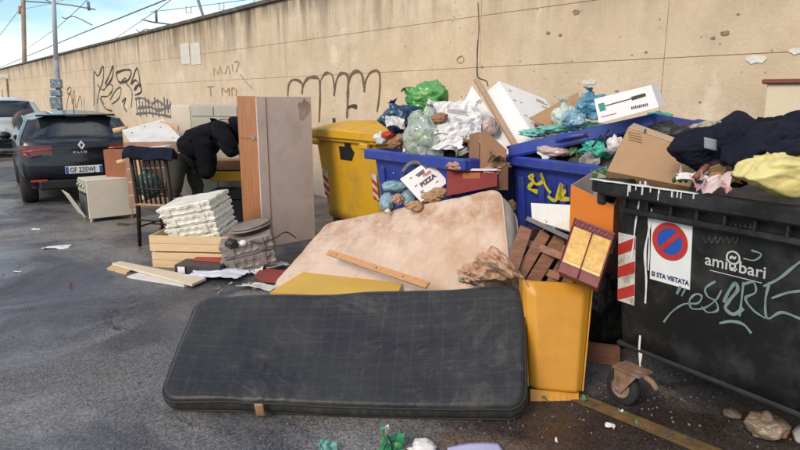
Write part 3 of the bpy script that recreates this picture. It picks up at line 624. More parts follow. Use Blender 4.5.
# black dumpster
e3 = V((.538, -.843, 0)); b3_ = V((.843, .538, 0)); o3 = V((1.115, 3.13, 0)); L3 = 1.85
db = thing('black_dumpster', 'large black wheeled dumpster with a no parking sticker and teal scrawl', 'dumpster', o3)
z0_, z1_ = .31, 1.22; ty_ = .09
binbody('bin_body', o3, e3, b3_, L3, 1.05, z0_, z1_, .04, ty_, m_blk, db, 0, .055, .075)
f3 = (o3+V((0, 0, z1_)), e3, (V((0, 0, z1_-z0_))-b3_*ty_).normalized(), (-b3_*(z1_-z0_)+V((0, 0, -ty_))).normalized())
m_ = MB(); m_.obox(o3-b3_*.032+e3*.09+V((0, 0, z1_-.155)), e3*(L3-.10), b3_*.05, V((0, 0, .03)), .008)
for k in range(13): m_.obox(o3-b3_*.030+e3*(.10+k*.13)+V((0, 0, z1_-.127)), e3*.012, b3_*.028, V((0, 0, .054)))
m_.build('ribbed_band', m_blk, db)
m_ = MB(); m_.obox(o3+b3_*ty_-b3_*.010+e3*.04+V((0, 0, z0_-.012)), e3*(L3-.08), b3_*.04, V((0, 0, .03)), .01); m_.build('bottom_rail', mat('scuffed_black_edge', (.022, .023, .024), .55, .4, 9, .1, spec=.3), db)
m_ = MB(); m_.obox(o3-e3*.14+b3_*.0+V((0, 0, z1_-.075)), e3*.10, b3_*.16, V((0, 0, .07)), .012); m_.obox(o3-e3*.115+b3_*.02+V((0, 0, z1_-.14)), e3*.055, b3_*.12, V((0, 0, .07)), .01); m_.build('lifting_lug', m_blk, db)
wp = gz(622, 403)
caster(V((wp.x, wp.y, 0)), e3, b3_, db, .098); caster(o3+e3*1.6+b3_*.2, e3, b3_, db, .098); caster(o3+e3*.2+b3_*.85, e3, b3_, db, .098); caster(o3+e3*1.6+b3_*.85, e3, b3_, db, .098)
def onq(pts, k=6): return sp2([on(f3, x, y) for x, y in pts], k)
u0, v0 = on(f3, 618, 300); u1, v1 = on(f3, 640, 237); stripes(f3, max(.012, u0), v0, .105, v1-v0, 3, db, 1)
# no-parking notice
ul, vt = on(f3, 652, 213); ur, _ = on(f3, 693, 222); _, vb = on(f3, 652, 279)
w, h = ur-ul, vt-vb
m_ = MB(); m_.obox(f3[0]+f3[1]*ul+f3[2]*vb, f3[1]*w, f3[2]*h, f3[3]*.003); ns = m_.build('no_parking_notice', m_plate, db)
cu, cv = ul+w*.48, vt-h*.365; rr_ = w*.44
def disc(r0, r1, z, m, nm, par):
    mb = MB(); n = 40; pts = []
    for k in range(n): a = 2*math.pi*k/n; pts += [f3[0]+f3[1]*(cu+math.cos(a)*r)+f3[2]*(cv+math.sin(a)*r)+f3[3]*z for r in (r0, r1)]
    mb.add(pts, [(2*k, 2*k+1, (2*k+3) % (2*n), (2*k+2) % (2*n)) for k in range(n)]); return mb.build(nm, m, par)
disc(.0005, rr_*.80, .0045, m_blue, 'blue_disc', ns); disc(rr_*.70, rr_, .0055, m_redst, 'red_ring', ns)
m_ = MB(); m_.ribbon((f3[0]+f3[1]*cu+f3[2]*cv, f3[1], f3[2], f3[3]), [(-rr_*.55, -rr_*.55), (rr_*.55, rr_*.55)], rr_*.22, .0065); m_.build('red_bar', m_redst, ns)
m_navyink = mat('navy_print', (.02, .03, .12), .5, .1, 10, 0)
text_mb('SI STA VIETATA', f3, ul+w*.04, vb+h*.06, w*.155, .0045, .0016, sx=.88).build('lettering', m_navyink, ns)
# operator logo
m_logo = mat('faded_white_print', (.50, .51, .49), .6, .2, 12, 0)
ua, va = on(f3, 705, 263); ub, vb_ = on(f3, 763, 272)
lw = ub-ua
t_ = text_mb('amiu', f3, ua, va-.005, lw*.30, .003, .0008, sx=1.0); t_.build('logo_lettering', m_logo, db)
t_ = text_mb('bari', f3, ua+lw*.60, va-.005, lw*.30, .003, .0008, sx=1.0); t_.build('logo_lettering', m_logo, db)
cu, cv = ua+lw*.50, va+lw*.22; 
disc(lw*.095, lw*.125, .003, m_logo, 'logo_ring', db); m_ = MB(); oo = f3[0]+f3[1]*cu+f3[2]*cv
m_.ribbon((oo, f3[1], f3[2], f3[3]), sp2([(-lw*.05, -lw*.03), (-lw*.02, lw*.02), (lw*.02, -lw*.01), (lw*.05, lw*.03)]), lw*.035, .003)
m_.ribbon((f3[0], f3[1], f3[2], f3[3]), [(ua+lw*.1, va-.028), (ub, va-.028)], .004, .003); m_.ribbon((f3[0], f3[1], f3[2], f3[3]), [(ua+lw*.45, va+.006), (ua+lw*.58, va+.006)], .008, .003); m_.build('logo_mark', m_logo, db)
m_teal = mat('teal_spray', (.17, .24, .225), .6, .25, 14, 0)
graf([[(664, 322), (672, 312), (684, 304), (698, 303), (702, 296), (696, 294), (690, 300), (692, 308), (704, 308), (716, 300), (722, 290)],
      [(681, 286), (677, 294)], [(686, 288), (682, 296)], [(716, 281), (706, 288), (708, 296), (716, 301), (718, 310), (708, 312), (702, 306)], [(724, 302), (730, 290), (736, 283), (738, 290), (730, 300), (726, 308), (734, 314), (744, 308)],
      [(744, 282), (742, 300), (740, 316)], [(744, 284), (754, 282), (756, 292), (746, 298), (754, 310), (766, 318)], [(770, 282), (766, 300), (768, 318), (782, 312), (800, 318), (830, 330)], [(772, 298), (790, 292), (812, 290)], [(764, 286), (780, 278), (800, 262), (820, 250)],
      [(720, 323), (732, 321), (744, 324), (752, 333)], [(752, 250), (762, 254), (755, 260), (744, 258)]], .0105, m_teal, db, f3, .003, 'teal_scrawl', 7)
m_drip = mat('dried_white_paint', (.66, .66, .64), .6, .1, 12, .2)
graf([[(641, 181), (640, 200), (636, 225), (634, 245), (631, 262)], [(646, 181), (648, 200), (652, 215), (646, 250), (647, 280), (646, 303)], [(649, 213), (650, 240), (649, 270)], [(641, 335), (640, 350), (641, 367)], [(642, 352), (641, 362)]], .010, m_drip, db, f3, .006, 'paint_drip')
m_ = MB(); uvs = random.Random(7)
for k in range(14):
    u = .12+uvs.random()*.45; hh = .02+.05*uvs.random()**2; m_.obox(o3-b3_*.0585+e3*u+V((0, 0, z1_-hh)), e3*(.003+.004*uvs.random()), b3_*.004, V((0, 0, hh)))
m_.sheet(lambda u, v_: o3+e3*lerp(-.1, .50, u)-b3_*lerp(.0605, .02+.04*nf((u*7, 0, 0), 1, 3), v_)+V((0, 0, z1_+.004+.004*nf((u*9, v_*3, 0)))), 24, 3, .004); m_.build('paint_spill', m_drip, db)
# faint scratched scribbles
graf([[(716+i*5, 224), (717+i*5, 232), (720+i*5, 226)] for i in range(8)]+[[(704+i*6, 236), (706+i*6, 243), (709+i*6, 237)] for i in range(6)], .004, mat('scratch_marks', (.05, .05, .05), .6, .2, 12, 0), db, f3, .002, 'scratches')

# ---------------------------------------------------------------- mattresses
def mattress(root, c00, c10, c01, c11, th, rad, nu, nv_, warp, mtop, mside, name='mattress_cover', quilt=None, pipe=None):
    """c00 near-left, c10 near-right, c01 far-left, c11 far-right corner of the upper face"""
    c00, c10, c01, c11 = map(V, (c00, c10, c01, c11)); Lx = ((c10-c00).length+(c11-c01).length)/2; Ly = ((c01-c00).length+(c11-c10).length)/2
    nrm = ((c10-c00).cross(c01-c00)+(c11-c01).cross(c11-c10)).normalized(); nrm = nrm if nrm.z > 0 else -nrm
    def sq(u, v_):
        x, y = (u-.5)*Lx, (v_-.5)*Ly; ax, ay = abs(x)-(Lx/2-rad), abs(y)-(Ly/2-rad)
        if ax > 0 and ay > 0:
            k = max(ax, ay)/math.hypot(ax, ay); x = math.copysign(Lx/2-rad+ax*k, x); y = math.copysign(Ly/2-rad+ay*k, y)
        return x/Lx+.5, y/Ly+.5
    def S(u, v_, w):
        a, b = sq(u, v_); p = lerp(lerp(c00, c10, a), lerp(c01, c11, a), b)
        ed = min(min(u, 1-u)*Lx, min(v_, 1-v_)*Ly); r = .035
        z = -(r-math.sqrt(max(0, r*r-(r-min(ed, r))**2)))*.8
        if w: return p-nrm*(th+z*.5)+warp(a, b)*.6
        q = quilt(a*Lx, b*Ly, ed) if quilt else 0
        return p+nrm*(z+q)+warp(a, b)
    mb = MB(); w = nu+1; top = [S(i/nu, j/nv_, 0) for j in range(nv_+1) for i in range(nu+1)]; bot = [S(i/nu, j/nv_, 1) for j in range(nv_+1) for i in range(nu+1)]
    uv = [(i/nu*Lx, j/nv_*Ly) for j in range(nv_+1) for i in range(nu+1)]; N = len(top); fs = []
    for j in range(nv_):
        for i in range(nu): a = j*w+i; fs += [(a, a+1, a+1+w, a+w), (N+a, N+a+w, N+a+1+w, N+a+1)]
    mb.add(top+bot, fs, True, uv+uv); cov = mb.build(name, mtop, root)
    bd = [(i, 0) for i in range(nu)]+[(nu, j) for j in range(nv_)]+[(i, nv_) for i in range(nu, 0, -1)]+[(0, j) for j in range(nv_, 0, -1)]
    ids = [j*w+i for i, j in bd]; K = 6; vs_, fs, uu = [], [], []; cen = (c00+c11)/2
    for k in range(K+1):
        t = k/K
        for ii, a in enumerate(ids):
            p = lerp(top[a], bot[a], t); o = (p-cen); o -= nrm*o.dot(nrm); o.normalize()
            vs_.append(p+o*(.018*math.sin(math.pi*t)+.004*nf(p, 9))); uu.append((ii*.02, t*th))
    n = len(ids)
    for k in range(K):
        for i in range(n): fs.append((k*n+i, k*n+(i+1) % n, (k+1)*n+(i+1) % n, (k+1)*n+i))
    mb = MB(); mb.add(vs_, fs, True, uu); mb.build('side_band', mside, root)
    if pipe:
        for lst in (top, bot):
            pts = []
            for a in ids: p = lst[a]; o = (p-cen); o -= nrm*o.dot(nrm); o.normalize(); pts.append(p+o*.004)
            mb = MB(); mb.tube(pts+[pts[0]], .0065, 6, False); mb.build('piping', pipe, root)
    return nrm, S
def dark_mat():
    m = bpy.data.materials.new('dusty_dark_ticking'); m.use_nodes = True; n = m.node_tree.nodes; l = m.node_tree.links; p = n['Principled BSDF']
    p.inputs['Roughness'].default_value = .44; p.inputs['Sheen Weight'].default_value = .05; p.inputs['Specular IOR Level'].default_value = .35
    t = n.new('ShaderNodeTexCoord'); uv = t.outputs['UV']
    def N(sc, det=8, ro=.6, st=(1, 1, 1), dist=0):
        mm = n.new('ShaderNodeMapping'); mm.inputs['Scale'].default_value = st; l.new(uv, mm.inputs[0])
        a = n.new('ShaderNodeTexNoise'); a.inputs['Scale'].default_value = sc; a.inputs['Detail'].default_value = det; a.inputs['Roughness'].default_value = ro; a.inputs['Distortion'].default_value = dist; l.new(mm.outputs[0], a.inputs['Vector']); return a.outputs['Fac']
    def ramp(f, a, b, ca=(0, 0, 0), cb=(1, 1, 1)):
        r = n.new('ShaderNodeValToRGB'); r.color_ramp.elements[0].position = a; r.color_ramp.elements[1].position = b
        r.color_ramp.elements[0].color = (*ca, 1); r.color_ramp.elements[1].color = (*cb, 1); l.new(f, r.inputs[0]); return r.outputs[0]
    def mix(f, a, b, mode='MIX'):
        x = n.new('ShaderNodeMixRGB'); x.blend_type = mode
        for i, q in ((0, f), (1, a), (2, b)):
            if isinstance(q, (tuple, float)): x.inputs[i].default_value = (*q, 1) if isinstance(q, tuple) else q
            else: l.new(q, x.inputs[i])
        return x.outputs[0]
    base = mix(ramp(N(1.6, 6, .6), .38, .62), (.015, .015, .021), (.032, .032, .031))
    base = mix(ramp(N(2.2, 8, .75, (1, 1, 1), .5), .54, .74, (0, 0, 0), (.7,)*3), base, (.095, .092, .078))
    base = mix(ramp(N(3.5, 6, .7, (.35, 6, 1)), .64, .76, (0, 0, 0), (.5,)*3), base, (.12, .12, .12))
    base = mix(ramp(N(60, 3, .7, (.05, 1, 1)), .62, .85), base, (.07, .07, .07))
    wv = n.new('ShaderNodeTexWave'); wv.inputs['Scale'].default_value = 3.9; wv.inputs['Distortion'].default_value = 2.2; wv.bands_direction = 'Y'; wv.inputs['Detail'].default_value = 2; l.new(uv, wv.inputs['Vector'])
    base = mix(ramp(wv.outputs['Fac'], .93, 1.0, (0, 0, 0), (.06,)*3), base, (.15, .15, .15))
    w2 = n.new('ShaderNodeTexWave'); w2.inputs['Scale'].default_value = 3.6; w2.inputs['Distortion'].default_value = 1.4; w2.bands_direction = 'X'; l.new(uv, w2.inputs['Vector'])
    base = mix(ramp(w2.outputs['Fac'], .94, 1.0, (0, 0, 0), (.06,)*3), base, (.14, .14, .15))
    base = mix(ramp(N(3.2, 8, .8, (1, 1, 1), .8), .54, .7, (0, 0, 0), (.42,)*3), base, (.13, .125, .10))
    l.new(base, p.inputs['Base Color'])
    h = mix(.5, N(90, 4, .6, (1, 1, 1)), N(24, 6, .6, (.4, 1.6, 1)))
    b = n.new('ShaderNodeBump'); b.inputs['Strength'].default_value = .4; b.inputs['Distance'].default_value = .006; l.new(h, b.inputs['Height']); l.new(b.outputs[0], p.inputs['Normal']); return m
m_dark = dark_mat()
m_darkside = mat('dark_mattress_band', (.028, .027, .024), .7, .35, 5, .3, 60, dirt=(.07, .062, .05), damt=.6, coord='UV')
m_pipe = mat('dark_piping', (.02, .02, .02), .7)
dm_ = thing('dark_mattress', 'dusty black mattress lying tilted on the asphalt in front, nearest of the two mattresses', 'mattress', (-.3, 3.0, 0))
c00, c10, c01, c11 = V((-1.275, 2.89, .118)), V((.635, 2.77, .118)), at(197, 296, 3.62), at(523, 284, 3.35)
def warp_d(a, b):
    z = -.055*math.sin(math.pi*a)*math.sin(math.pi*b)+.03*nf((a*2.2, b*1.4, 3))+.012*nf((a*6, b*3, 8))-.02*(1-a)*(1-b)
    dd = math.hypot((a-.27)*1.9, (b-.18)*.8); z += .010*math.exp(-(dd/.2)**2)*(1-min(1, abs(nf((a*14+b*6, b*5-a*3, 1)))*4))+.004*math.exp(-(dd/.25)**2)*nf((a*50, b*22, 1))
    dd = math.hypot((a-.66)*1.9, (b-.45)*.8); z += .006*math.exp(-(dd/.28)**2)*(1-min(1, abs(nf((a*16-b*5, b*4+a*3, 2)))*4))
    return V((0, 0, z))
def quilt_d(x, y, ed):
    g1 = abs(((x+.01*nf((x*3, y*3, 0))) / .045) % 1-.5)*2; g2 = abs((y/.042+.25*nf((x*2, y*2, 4))) % 1-.5)*2
    return -.0009*max(0, (g1-.8)/.2)*min(1, ed*15)-.0011*max(0, (g2-.8)/.2)*min(1, ed*15)+.0022*nf((x*9, y*14, 2))+.0012*nf((x*30, y*22, 5))
mattress(dm_, c00, c10, c01, c11, .135, .10, 420, 170, warp_d, m_dark, m_darkside, quilt=quilt_d, pipe=m_pipe)
m_ = MB(); lp = lerp(c00, c10, .275); yv = (c01-c00).normalized(); nn = (c10-c00).cross(c01-c00).normalized(); nn = nn if nn.z > 0 else -nn
m_.sheet(lambda u, v_: lp+V((.045*u, 0, 0))-nn*lerp(.02, .12, v_)-yv*(.032+.006*math.sin(math.pi*v_))+V((0, -.012, .022)), 4, 6, .003); m_.build('brown_tape_tag', mat('brown_tape', (.36, .2, .11), .6), dm_)
m_beige = mat('stained_beige_ticking', (.60, .455, .355), .85, .08, 4, .5, 60, dirt=(.42, .22, .11), dsc=1.5, damt=.7)
def add_stain(m, ymin, ymax, col, amt):
    n = m.node_tree.nodes; l = m.node_tree.links; p = n['Principled BSDF']; src = p.inputs['Base Color'].links[0].from_socket
    t = n.new('ShaderNodeTexCoord'); sp = n.new('ShaderNodeSeparateXYZ'); l.new(t.outputs['UV'], sp.inputs[0]); mr = n.new('ShaderNodeMapRange'); mr.inputs[1].default_value = ymin; mr.inputs[2].default_value = ymax; l.new(sp.outputs['Y'], mr.inputs[0])
    a = n.new('ShaderNodeTexNoise'); a.inputs['Scale'].default_value = 3.2; a.inputs['Detail'].default_value = 9; a.inputs['Roughness'].default_value = .7; l.new(t.outputs['UV'], a.inputs['Vector'])
    rr_ = n.new('ShaderNodeValToRGB'); rr_.color_ramp.elements[0].position = .44; rr_.color_ramp.elements[1].position = .64; l.new(a.outputs['Fac'], rr_.inputs[0])
    x = n.new('ShaderNodeMath'); x.operation = 'MULTIPLY'; l.new(mr.outputs[0], x.inputs[0]); l.new(rr_.outputs[0], x.inputs[1]); y = n.new('ShaderNodeMath'); y.operation = 'MULTIPLY'; l.new(x.outputs[0], y.inputs[0]); y.inputs[1].default_value = amt
    q = n.new('ShaderNodeMixRGB'); q.inputs[2].default_value = (*col, 1); l.new(y.outputs[0], q.inputs[0]); l.new(src, q.inputs[1]); l.new(q.outputs[0], p.inputs['Base Color'])
add_stain(m_beige, .25, .8, (.36, .17, .08), .9)
bm_ = thing('beige_mattress', 'stained beige mattress leaning against the blue bins behind the black one', 'mattress', (0, 4.8, 0))
k00, k10, k01, k11 = at(270, 286, 4.95), at(511, 312, 3.50), at(327, 222, 5.75), at(499, 186, 4.15)
NB, SB = mattress(bm_, k00, k10, k01, k11, .25, .11, 120, 90, lambda a, b: V((0, 0, .018*nf((a*2, b*2, 5))+.022*math.sin(math.pi*a)*math.sin(math.pi*b))), m_beige, mat('beige_mattress_band', (.50, .45, .38), .85, .12, 6, .4, 60, dirt=(.35, .26, .18)), quilt=lambda x, y, ed: (-.007*max(0, (abs(((x+.02*nf((x*3, y*3, 1)))/.075) % 1-.5)*2-.70)/.30)-.005*max(0, (abs((y/.16+.2*nf((x*2, y*2, 7))) % 1-.5)*2-.75)/.25))*min(1, ed*15)+.006*nf((x*7, y*7, 3))+.003*nf((x*20, y*12, 3)), pipe=mat('beige_piping', (.5, .4, .3), .8))

# ---------------------------------------------------------------- yellow panel pair, stick, boards in front
m_yfoam = mat('orange_yellow_plastic', (.58, .265, .022), .42, .10, 2.5, .06, 30, dirt=(.40, .17, .03), dsc=3, damt=.5)
q0, q1, q2, q3 = at(529, 386, 3.12), at(582, 391, 3.10), at(592, 284, 3.25), at(524, 280, 3.25)
yp = thing('yellow_plastic_cover', 'upright orange-yellow plastic bin lid beside the dark mattress', 'lid', (.7, 3.1, 0))
def ylid(u, v_):
    p = lerp(lerp(q0, q1, u), lerp(q3, q2, u), v_); dn = V((0, -1, .1))
    dep = .035*min(1, min(u, 1-u)*7)*min(1, (1-v_)*8+.1); return p+dn*dep+V((0, 0, .003*nf((u*4, v_*4, 2))))
m_ = MB(); m_.sheet(ylid, 30, 40, .008); m_.build('panel', m_yfoam, yp)
r0, r1 = at(530, 402, 3.05), at(579, 410, 3.03); m_ = MB()
m_.sheet(lambda u, v_: lerp(lerp(r0, r1, u), lerp(q0+V((0, -.036, 0)), q1+V((-.02, -.01, 0)), u), v_)+V((0, 0, .006*abs(math.sin(u*24))*(1-v_))), 60, 8, .012); m_.build('scalloped_skirt', m_yfoam, yp)
m_ = MB(); m_.prism([q1, q2, q2+V((.0, .12, 0)), q1+V((0, .12, 0))], (.008, 0, 0)); m_.build('side_flange', m_yfoam, yp); m_ = MB(); m_.prism([q0, q3, q3+V((0, .12, 0)), q0+V((0, .12, 0))], (-.008, 0, 0)); m_.build('side_flange', m_yfoam, yp)
m_ = MB(); p0, p1, p2, p3 = at(270, 292, 4.02), at(395, 300, 3.85), at(402, 283, 4.15), at(303, 272, 4.35)
m_.prism([p0, p1, p2, p3], (0, 0, -.03)); tag(m_.build('yellow_board', mat('yellow_plastic_sheet', (.60, .36, .055), .45, .08, 3, .05)), 'flat yellow panel sticking out between the two mattresses', 'panel')
def onb(px, py, off=.014):
    d = ray(px, py); q_ = lerp(k00, k11, .5); t = (q_-CAM).dot(NB)/d.dot(NB); return CAM+d*t+NB*off
sA, sB = onb(332, 256, .05), onb(432, 290, .05)
m_ = MB(); m_.beam(sA, sB, .05, .018, NB, .003)
pk = tag(m_.build('wooden_lath', wood('orange_pine_slat', (.52, .26, .11), var=.2)), 'single orange wooden slat lying across the beige mattress', 'slat'); WP[pk.name] = pk.location.copy()
m_ = MB()
for t in (.12, .55, .8): c = lerp(sA, sB, t)+NB*.0085; m_.lathe(c, NB, [(0, .006), (.003, .006), (.003, .0005)], 8)
m_.build('nail_hole', m_black, pk)

# boards, boxes and papers at left centre on the ground
def ground_board(name, lb, cat, pix, th, m, z=.0, grp=None):
    pts = [gz(x, y, z+th) for x, y in pix]; mb = MB(); mb.prism(pts, (0, 0, -th)); return tag(mb.build(name, m), lb, cat, grp)
ground_board('board', 'pale cream board on the asphalt, upper one of the loose boards', 'board', [(112, 263), (120, 261), (206, 278), (192, 284)], .022, mat('cream_board', (.62, .52, .38), .6, .08, 4, .05), .022, 'loose boards on the asphalt')
ground_board('board', 'white board on the asphalt under the cream one', 'board', [(127, 276), (140, 272), (200, 281), (184, 285)], .018, m_white, 0, 'loose boards on the asphalt')
ground_board('board', 'short wooden board end sticking out at the left of the loose boards', 'board', [(107, 268), (112, 265), (132, 269), (126, 273)], .018, m_pine, 0, 'loose boards on the asphalt')
def drawer(lb, corner, ex, ey, h, z):
    corner, ex, ey = V(corner), V(ex), V(ey); r = thing('wooden_tray', lb, 'drawer', corner+V((0, 0, z)), 'pale wooden drawers'); t = .018
    un_, vn = ex.normalized(), ey.normalized(); zv = V((0, 0, h)); o = corner+V((0, 0, z))
    for nm, a, b, c in (('front_board', o, ex, vn*t), ('back_board', o+ey-vn*t, ex, vn*t), ('side_board', o+vn*(t+.001), un_*t, ey-vn*(2*t+.002)), ('side_board', o+ex-un_*t+vn*(t+.001), un_*t, ey-vn*(2*t+.002))):
        for kk in range(2): mb = MB(); mb.obox(a+V((0, 0, kk*h/2+.001)), b, c, (0, 0, h/2-.003), .002); mb.build(nm, m_pine2, r)
    mb = MB(); mb.obox(o+un_*.02+vn*.02+V((0, 0, .01)), ex-un_*.04, ey-vn*.04, (0, 0, .006)); mb.build('bottom_board', m_pine, r); return r
dA = gz(152, 268); dB = gz(224, 270); ex = (dB-dA); eyv = V((-ex.y, ex.x, 0)).normalized()*.36
ex2 = ex.normalized()*.80
drawer('pale wooden drawer on the ground, lower of the two stacked drawers', dA+V((.0, .02, 0)), ex2, eyv, .155, 0)
drawer('pale wooden drawer, upper of the stacked pair, shoved slightly left', dA+V((-.03, .06, 0)), ex2, eyv*1.15, .16, .157)
# stack of white corrugated plastic crates
def crate_stack(name, lb, cat, pix, Yb, n, m, w, d, h, tilt, rz, seed, grp=None):
    r_ = random.Random(seed); b = at(*pix, Yb); r = thing(name, lb, cat, b, grp)
    M = Matrix.Rotation(tilt, 3, 'Y') @ Matrix.Rotation(rz, 3, 'Z') @ Matrix.Rotation(.10, 3, 'X')
    for k in range(n):
        mb = MB(); ww, dd2 = w*(1+.08*(r_.random()-.5)), d*(1+.06*(r_.random()-.5)); off = V(((r_.random()-.5)*.03, (r_.random()-.5)*.03, k*h))
        def fr(x, y, z): return b+M @ (V((x, y, z))+off)
        nseg = 26; prof = []
        per = []
        for a in range(nseg*4):
            s, t = divmod(a, nseg); t = t/nseg; x, y = [(-1+2*t, -1), (1, -1+2*t), (1-2*t, 1), (-1, 1-2*t)][s]; per.append((x, y))
        rings = []
        for zz, sc in ((0, .93), (.18, .94), (.22, 1.0), (.34, 1.0), (.38, .955), (.60, .96), (.66, 1.01), (.9, 1.0), (1.0, .97)):
            ring = []
            for i, (x, y) in enumerate(per):
                rib = 1-(.05 if (i % 4) < 2 and .3 < zz < .9 else 0)-.02*abs(nf((x*3+k, y*3, zz*2), 1, seed)); ring.append(fr(x*ww/2*sc*rib, y*dd2/2*sc*rib, zz*h*.97+.009*nf((x*2.5, y*2.5, k*3+zz*.6), 1, seed)))
            rings.append(ring)
        N = len(per); vs_ = [p for q_ in rings for p in q_]; fs = [(i*N+j, i*N+(j+1) % N, (i+1)*N+(j+1) % N, (i+1)*N+j) for i in range(len(rings)-1) for j in range(N)]
        c0 = fr(0, 0, 0); c1 = fr(0, 0, h*.9); vs_ += [c0, c1]; base_ = (len(rings)-1)*N
        fs += [((j+1) % N, j, N*len(rings)) for j in range(N)]+[(base_+j, base_+(j+1) % N, N*len(rings)+1) for j in range(N)]
        mb.add(vs_, fs); cr_ = mb.build('folded_crate', m, r)
        for s in (-.3, .28):
            mb = MB(); a = fr(ww*s-.03, -dd2/2-.008, h*.15); mb.obox(a, M @ V((.06, 0, 0)), M @ V((0, .02, 0)), M @ V((0, 0, h*.75)), .004); mb.build('latch', m, cr_)
    return r
crate_stack('crate_stack', 'tilted stack of dirty white folded plastic crates on top of the wooden drawers', 'crates', (207, 240), 6.05, 4, m_whitepl, .60, .40, .115, R(-12), R(-14), 3)
m_greypl = mat('brownish_grey_plastic', (.235, .195, .175), .5, .2, 6, .15, 30, dirt=(.12, .10, .09), damt=.6)
crate_stack('broken_appliance_housing', 'broken grey-brown plastic appliance housing beside the wooden drawers', 'broken appliance', (253, 264), 5.72, 2, m_greypl, .52, .38, .16, R(-12), R(10), 9)
ap = at(251, 226, 5.78); m_ = MB()
for k in range(2): m_.lathe(ap+V((0, 0, -.01+k*.022)), (-.21, -.05, 1), [(0, .21-.02*k), (.012, .215-.02*k), (.014, .19-.02*k), (.010, .01)], 28)
tag(m_.build('plastic_tray', m_greypl), 'grey plastic tray lying on top of the broken appliance housing', 'tray')
m_ = MB(); m_.blob(at(232, 244, 5.5), (.07, .06, .05), 4, 6, .3, 2, .2); tag(m_.build('black_rag', m_black), 'crumpled black rag hanging on the grey housing', 'rag')
m_ = MB(); m_.blob(at(243, 243, 5.5), (.035, .035, .035), 3, 16, .3, 2, .2); tag(m_.build('white_scrap', m_paper), 'small white scrap next to the black rag', 'scrap')
m_ = MB(); m_.tube(spline([at(250, 241, 5.5), at(262, 243, 5.48), at(275, 238, 5.5), at(286, 232, 5.7), at(296, 238, 5.9)]), .006, 6); tag(m_.build('cable', m_black), 'thin black cable draped over the grey housing', 'cable')
# dark box with red lid and paper
cc = gz(205, 273); br = thing('small_box', 'small black and dark red box lying by the wooden drawers', 'box', (cc.x, cc.y, 0))
m_ = MB(); m_.box((cc.x-.02, cc.y+.02, .055), (.46, .24, .09), R(-8), .006); m_.build('box_body', mat('dark_grey_card', (.035, .03, .033), .5, .2), br)
m_ = MB(); m_.box((cc.x+.05, cc.y+.12, .112), (.36, .16, .018), R(-14), .003, 1, R(8)); m_.build('red_lid', mat('dark_red_card', (.30, .03, .03), .5, .2), br)
m_ = MB(); m_.box((cc.x-.19, cc.y-.092, .058), (.07, .004, .06), R(-8)); m_.build('white_label', m_paper, br)
def crumple(name, lb, cat, c, sx, sy, m, seed, amp=.02, rz=0, tilt=(0, 0), n=26, th=.003, f=3.0, grp=None):
    c = V(c); M = Matrix.Rotation(rz, 3, 'Z') @ Matrix.Rotation(tilt[0], 3, 'X') @ Matrix.Rotation(tilt[1], 3, 'Y')
    n = max(5, int(n*.42)); rj = random.Random(seed*7+3); J = {}
    def fn(u, v_):
        kk = (round(u*n), round(v_*n))
        if kk not in J: J[kk] = (rj.uniform(-.42, .42)/n, rj.uniform(-.42, .42)/n, rj.uniform(-.5, .5))
        a, b, z0 = J[kk]; e_ = min(1, 4*min(u, 1-u)+.5)
        x, y = (u-.5+a)*sx*(1+.12*nf((v_*2, 0, 0), 1, seed)), (v_-.5+b)*sy*(1+.12*nf((u*2, 0, 0), 1, seed+1)); z = amp*(1.1*z0+2.4*nf((u*f*.7, v_*f*.7, 0), 1, seed))
        return c+M @ V((x, y, z))
    mb = MB(); mb.sheet(fn, n, n, th, False); return tag(mb.build(name, m), lb, cat, grp)
crumple('paper_sheet', 'crumpled pale lilac-white paper sheet beside the small dark box', 'paper', gz(219, 272, .05), .50, .30, mat('lilac_white_paper', (.62, .62, .70), .7, .06, 5, .1), 4, .010, R(-12))
crumple('paper_sheet', 'small white paper scrap below the grey appliance housing', 'paper', gz(256, 271, .03), .11, .15, m_paper, 6, .02)
ground_board('red_board', 'dark red card lying left of the beige mattress', 'card', [(254, 276), (262, 267), (286, 271), (283, 283), (262, 281)], .01, mat('brick_red_card', (.26, .05, .04), .7, .15), .02)
m_film = mat('clear_crumpled_film', (.62, .60, .58), .25, .1, 8, .3, 40, alpha=.75)
crumple('plastic_film', 'crumpled clear plastic film below the dark red card', 'plastic film', gz(262, 286, .03), .38, .17, m_film, 8, .018, R(-5), th=.002)
crumple('plastic_film', 'clear plastic film scrap above the dark red card', 'plastic film', gz(278, 265, .04), .20, .16, m_film, 12, .016)

# ---------------------------------------------------------------- wardrobe and person, chair, cooker
ww = thing('wardrobe', 'shoulder-high wardrobe with orange wood side and faded pinkish door', 'wardrobe', (-1.52, 6.5, 0))
wo_ = V((-1.525, 6.50, 0)); we = V((.54, .50, 0)).normalized(); wv_ = V((-.50, .54, 0)).normalized(); WHt = 1.655
m_pink = mat('faded_pink_door', (.60, .47, .41), .6, .06, 3, .06, 40, dirt=(.30, .22, .19), dsc=2.5, damt=.4)
def OB(nm, o, a, b, c, m, par, bev=.003): mb = MB(); mb.obox(o, a, b, c, bev); return mb.build(nm, m, par)
OB('door', wo_-wv_*.0, we*.70, wv_*.022, (0, 0, WHt), m_pink, ww)
OB('edge_strip', wo_+we*.11-wv_*.004, we*.008, wv_*.004, (0, 0, WHt-.01), m_redwood, ww, 0)
OB('side_panel', wo_+wv_*.024-we*.002, we*.02, wv_*.40, (0, 0, WHt+.005), m_orangewood, ww)
OB('top_board', wo_+wv_*.024+we*.02+V((0, 0, WHt-.04)), we*.66, wv_*.40, (0, 0, .02), m_orangewood, ww)
OB('back_board', wo_+wv_*.425+we*.0, we*.68, wv_*.006, (0, 0, WHt-.02), m_card, ww)
OB('side_panel', wo_+wv_*.024+we*.682, we*.018, wv_*.40, (0, 0, WHt-.006), m_orangewood, ww)
